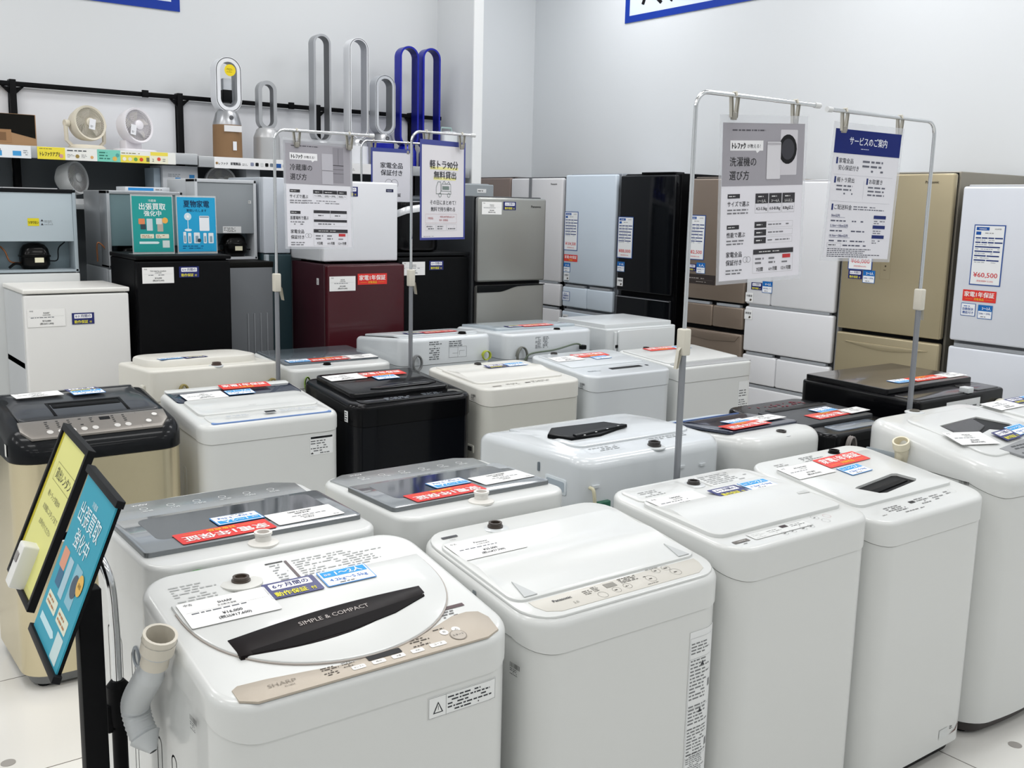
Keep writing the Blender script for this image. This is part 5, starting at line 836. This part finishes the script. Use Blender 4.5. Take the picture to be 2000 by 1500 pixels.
def truck():
    w_,h=.285,.405; d=D(); d.rect(-.088,h/2-.105,.19,.012,'#EDE9A0').rect(-.065,h/2-.150,.15,.012,'#EDE9A0').tx('軽トラ90分',.005,h/2-.098,.040,'#2A2C32',3,b=.012,wd=.190).tx('無料貸出',.012,h/2-.142,.036,'#2A2C32',3,b=.012,wd=.150)
    c='#5A6A64'; y=.0; t=.002
    d.frame(-.018,y-.010,.072,.014,t,c).ring(-.022,y-.014,.010,t,c,2).ring(.038,y-.014,.010,t,c,2)
    for a,b_,e,f in ((-.048,-.010,t,.030),(-.048,-.010,.030,t),(-.018,-.01,t,.055),(-.036,.043,.018,t),(-.012,.004,t,.030),(.050,.004,t,.030),(-.012,.034,.062,t)): d.rect(a,y+b_,e,f,c,2)
    d.poly([(-.048,.020),(-.046,.020),(-.034,.045),(-.037,.045)],c,2).poly([(-.012,.034),(.006,.050),(.022,.034),(.020,.034),(.006,.047),(-.010,.034)],c,2).poly([(.022,.034),(.036,.048),(.050,.034),(.048,.034),(.036,.045),(.024,.034)],c,2).rect(-.005,.010,.045,.016,'#7A8A84',2)
    d.tx('その日にまとめて！',0,-.055,.022,'#33353A',2,b=.006,wd=.175).tx('無料で持ち帰れる',0,-.085,.022,'#33353A',2,b=.006,wd=.165)
    d.frame(-.118,-.138,.212,.040,.0008,'#C09A9A').tx('対象商品',-.085,-.121,.011,'#B04A4E',2,wd=.036).tx('本体5,000円(税込)以上の',.028,-.114,.010,'#B04A4E',2,wd=.10).tx('家具・家電製品',.004,-.129,.010,'#B04A4E',2,wd=.06)
    for X in (-.118,-.046,.026): d.frame(X,-.172,.068,.028,.0006,'#9A9CA2').fine(X+.008,-.168,.052,.020,2,'#5A5C62',2,seed=int(X*999))
    d.fine(-.13,-.200,.10,.006,1,'#9A9CA2'); return d
def warr():
    w_,h=.262,.40; d=D(); d.tx('家電全品',0,.11,.036,'#2A2C34',2,b=.015,wd=.155).tx('保証付き',0,.068,.036,'#2A2C34',2,b=.015,wd=.150)
    for a in (-1,1): d.ring(a*.020,.018,.027,.0022,'#77797E')
    d.tx('動作保証',.02,-.055,.022,'#2A2C34',2,b=.02,wd=.09).fine(-.09,-.14,.19,.06,4,'#55585E'); return d
polestand('tall pole stand holding the washer guide poster, between the front two rows',2.083,1.968,1.915,2.60,1.245,-1,(2.235,2.50)); hang('hanging_poster','grey and white washer guide poster hanging from the tall pole stand',(2.372,1.962,1.628),(-.106,-.994,-.008),(-.047,-.003,.999),.316,.44,guide('洗濯機の','w'),'#E4E3EA')
polestand('pole stand holding the navy-headed service poster, behind the bowed-front washer',3.31,2.012,1.915,2.72,1.315,-1,(2.80,3.10)); hang('hanging_poster','white service poster with navy heading hanging from the right pole stand',(2.937,2.02,1.658),(-.169,-.985,-.017),(.019,-.02,1),.288,.405,service(),'#E2E2E8')
polestand('pole stand holding the fridge guide poster, behind the blue-rimmed washer',1.757,3.95,1.882,2.20,1.275,1,(1.855,2.095),); hang('hanging_poster','grey and white fridge guide poster hanging from the left pole stand',(1.95,3.944,1.622),(.028,-.998,.057),(.011,.057,.998),.298,.417,guide('冷蔵庫の','f'),'#E2E2E8')
polestand('pole stand holding the small truck poster, behind the black raised-lid washer',2.395,3.94,1.913,2.72,1.28,1,(2.47,2.66)); hang('hanging_poster','white small truck lending poster with blue border hanging from a pole stand',(2.555,3.93,1.655),(.269,-.963,.005),(-.003,.004,1),.285,.405,truck(),'#E2E0E4',edge='#3C4590')
polestand('pole stand holding the warranty poster, far behind the white fridge on the red one',2.92,5.36,1.955,3.33,1.2,1,(3.0,3.23)); hang('hanging_poster','white warranty poster with blue top edge hanging far behind the truck poster',(3.115,5.35,1.695),(.05,-1,0),(0,0,1),.262,.40,warr(),'#DDDDE4',edge='#39458E')
# ---------------------------------------------------------------- big banners on the walls
def banner(label,M,w_,h,txt):
    d=D(); d.frame(-w_/2,-h/2,w_,h,.05,'#16389A',2); d.tx(txt,-w_/2+.18,-h/2+.12,.30,'#1E1E24',3,al='l',b=.01); o=d.card('wall_banner',w_,h,'#D8E2EE',M,t=.004); tag(o,label,'banner','large blue-bordered banners on the walls')
banner('large white banner with blue border high on the right wall',Matrix(((0,0,-1,5.593),(-1,0,0,6.07-1.3),(0,1,0,3.0+.45),(0,0,0,1))),2.6,.9,'冷蔵庫')
banner('large white banner with blue border high on the back wall',Matrix(((1,0,0,2.18-1.1),(0,0,-1,6.193),(0,1,0,2.675+.45),(0,0,0,1))),2.2,.9,'季節家電')
# ---------------------------------------------------------------- floor signs at the left
def framepos(c,nrm,up):
    n=Vector(nrm).normalized(); u=Vector(up); u=(u-n*u.dot(n)).normalized(); r=u.cross(n); M=Matrix((r,u,n)).transposed().to_4x4(); M.translation=c; return M,r,u,n
def floorsign(label,c,nrm,up,d,bg,fw,extra):
    M,r,u,n=framepos(c,nrm,up); o=bpy.data.objects.new('floor_sign',None); COL.objects.link(o); o.location=(c[0],c[1],0); tag(o,label,'sign','framed floor signs at the left'); To=Matrix.Translation((-c[0],-c[1],0))@M
    def put(name,q,flat=False): return q.build(name,o,flat=flat) 
    T=lambda a,b,z:tuple(To@Vector((a,b,z))); q=MB(); W2,H2=.105,.1485
    q.patch([(-W2,-H2),(W2,-H2),(W2,H2),(-W2,H2)],[],T,-.002,.001,ink(bg)); d.mesh(q,T,.001); put('poster',q,True)
    q=MB()
    for a0,a1,b0,b1 in fw: q=MB(); q.patch(rr(a0,a1,b0,b1,.001,1),[],T,-.008,.006,mat('#2C2D30',.45),.001); put('frame_bar',q)
    q=MB(); q.patch([(-W2,-H2),(W2,-H2),(W2,H2),(-W2,H2)],[],T,-.008,-.003,BLKM); put('backing',q); extra(o,T,put); return o
W2,H2=.105,.1485; FB=[(-W2-.010,W2+.010,H2-.003,H2+.010),(-W2-.010,W2+.010,-H2-.010,-H2+.003)]; FY=FB+[(-W2-.010,-W2+.003,-H2,H2),(W2-.003,W2+.010,-H2,H2)]
def pt():
    d=D(); d.tx('冷蔵庫',.0,.108,.012,'#D6ECF2',2).tx('出張買取',0,.070,.040,'#DDEFF4',2,b=.008,wd=.150).tx('強化中',0,.030,.036,'#DDEFF4',2,b=.008,wd=.10)
    d.rrect(-.085,-.022,.040,.036,.003,'#D8987E').rrect(-.075,-.052,.036,.030,.003,'#3A6A8A').rrect(-.035,-.060,.030,.070,.002,'#A9C6D2').rrect(.015,-.055,.045,.070,.002,'#8ABACA').circ(.042,-.018,.020,'#4A5664',3).circ(.070,-.006,.018,'#E0B45A',4).tx('高価',.070,-.010,.009,'#7A5A20',5)
    d.rrect(-.085,-.092,.075,.024,.003,'#DCE0CC').rrect(.005,-.092,.075,.024,.003,'#DCE0CC').fine(-.078,-.089,.06,.018,2,'#B0784A',2).fine(.012,-.089,.06,.018,2,'#B0784A',2,seed=3).poly([(-.085,-.122),(.015,-.122),(.028,-.1155),(.015,-.109),(-.085,-.109)],'#BFE0E8').rrect(.040,-.142,.045,.045,.002,'#C6DADA'); return d
def ex1(o,T,put):
    q=MB(); q.box(-.020,.020,-.016,.016,.0,.93,BLKM,.002); ob=put('post',q); ob.location=(.02,-.0,0); q=MB(); q.box(-.16,.16,-.15,.15,0,.012,BLKM,.003); put('foot_plate',q)
floorsign('teal buying poster in a tilted black frame on a black post, nearest the left',(.412,1.783,.969),(-.933,.04,.357),(.354,-.06,.933),pt(),'#3A9DB4',FB,ex1)
def py_():
    d=D(); d.rect(-.105,-.1485,.016,.297,'#C9BC3A').rect(-.105,-.1485,.21,.014,'#D8D48A').frame(-.06,.055,.15,.036,.0008,'#77744A').tx('貸出レンタン',.015,.064,.024,'#4A4A3A',2,wd=.125)
    d.tx('軽トラック貸出中',.0,.025,.013,'#77745A',2,al='c').tx('お気軽にスタッフまで',.012,-.002,.013,'#77745A',2).tx('お声がけください',.01,-.030,.013,'#77745A',2); return d
def ex2(o,T,put):
    q=MB(); q.patch(rrc(.012,-.105,.040,.085,.004,3),[],T,.001,.030,mat('#E6E6E2',.4),.004); q.patch(rrc(.012,-.09,.022,.018,.002,2),[],T,.0295,.032,mat('#8E8A88',.4)); put('remote_holder',q)
    q=MB(); a=Vector(T(.02,-.04,-.012)); b_=Vector((.068,-.13,.90)); q.tube(bez([a,(a+b_)/2+Vector((.01,0,.03)),b_,b_+Vector((.008,-.004,-.10)),b_+Vector((.008,-.006,-.24))]),.0095,CHR,12); put('upper_pole',q)
    q=MB(); q.lathe([(.019,-.025),(.021,.0),(.021,.055),(.013,.065)],(.076,-.136,.62),BLKM,16); q.box(.052,.062,-.148,-.120,.585,.64,BLKM,.002); put('clamp',q)
    q=MB(); q.tube([(.076,-.136,.66),(.076,-.136,.012)],.0145,BLKM,12); put('lower_pole',q); q=MB(); q.lathe([(.055,0),(.055,.012),(.02,.02)],(.076-.02,-.136,0),BLKM,20); put('foot_plate',q)
floorsign('pale yellow poster in a tilted black frame behind the teal one',(.434,2.049,.995),(-.927,.031,.375),(.373,-.055,.926),py_(),'#DEDD8C',FY,ex2)
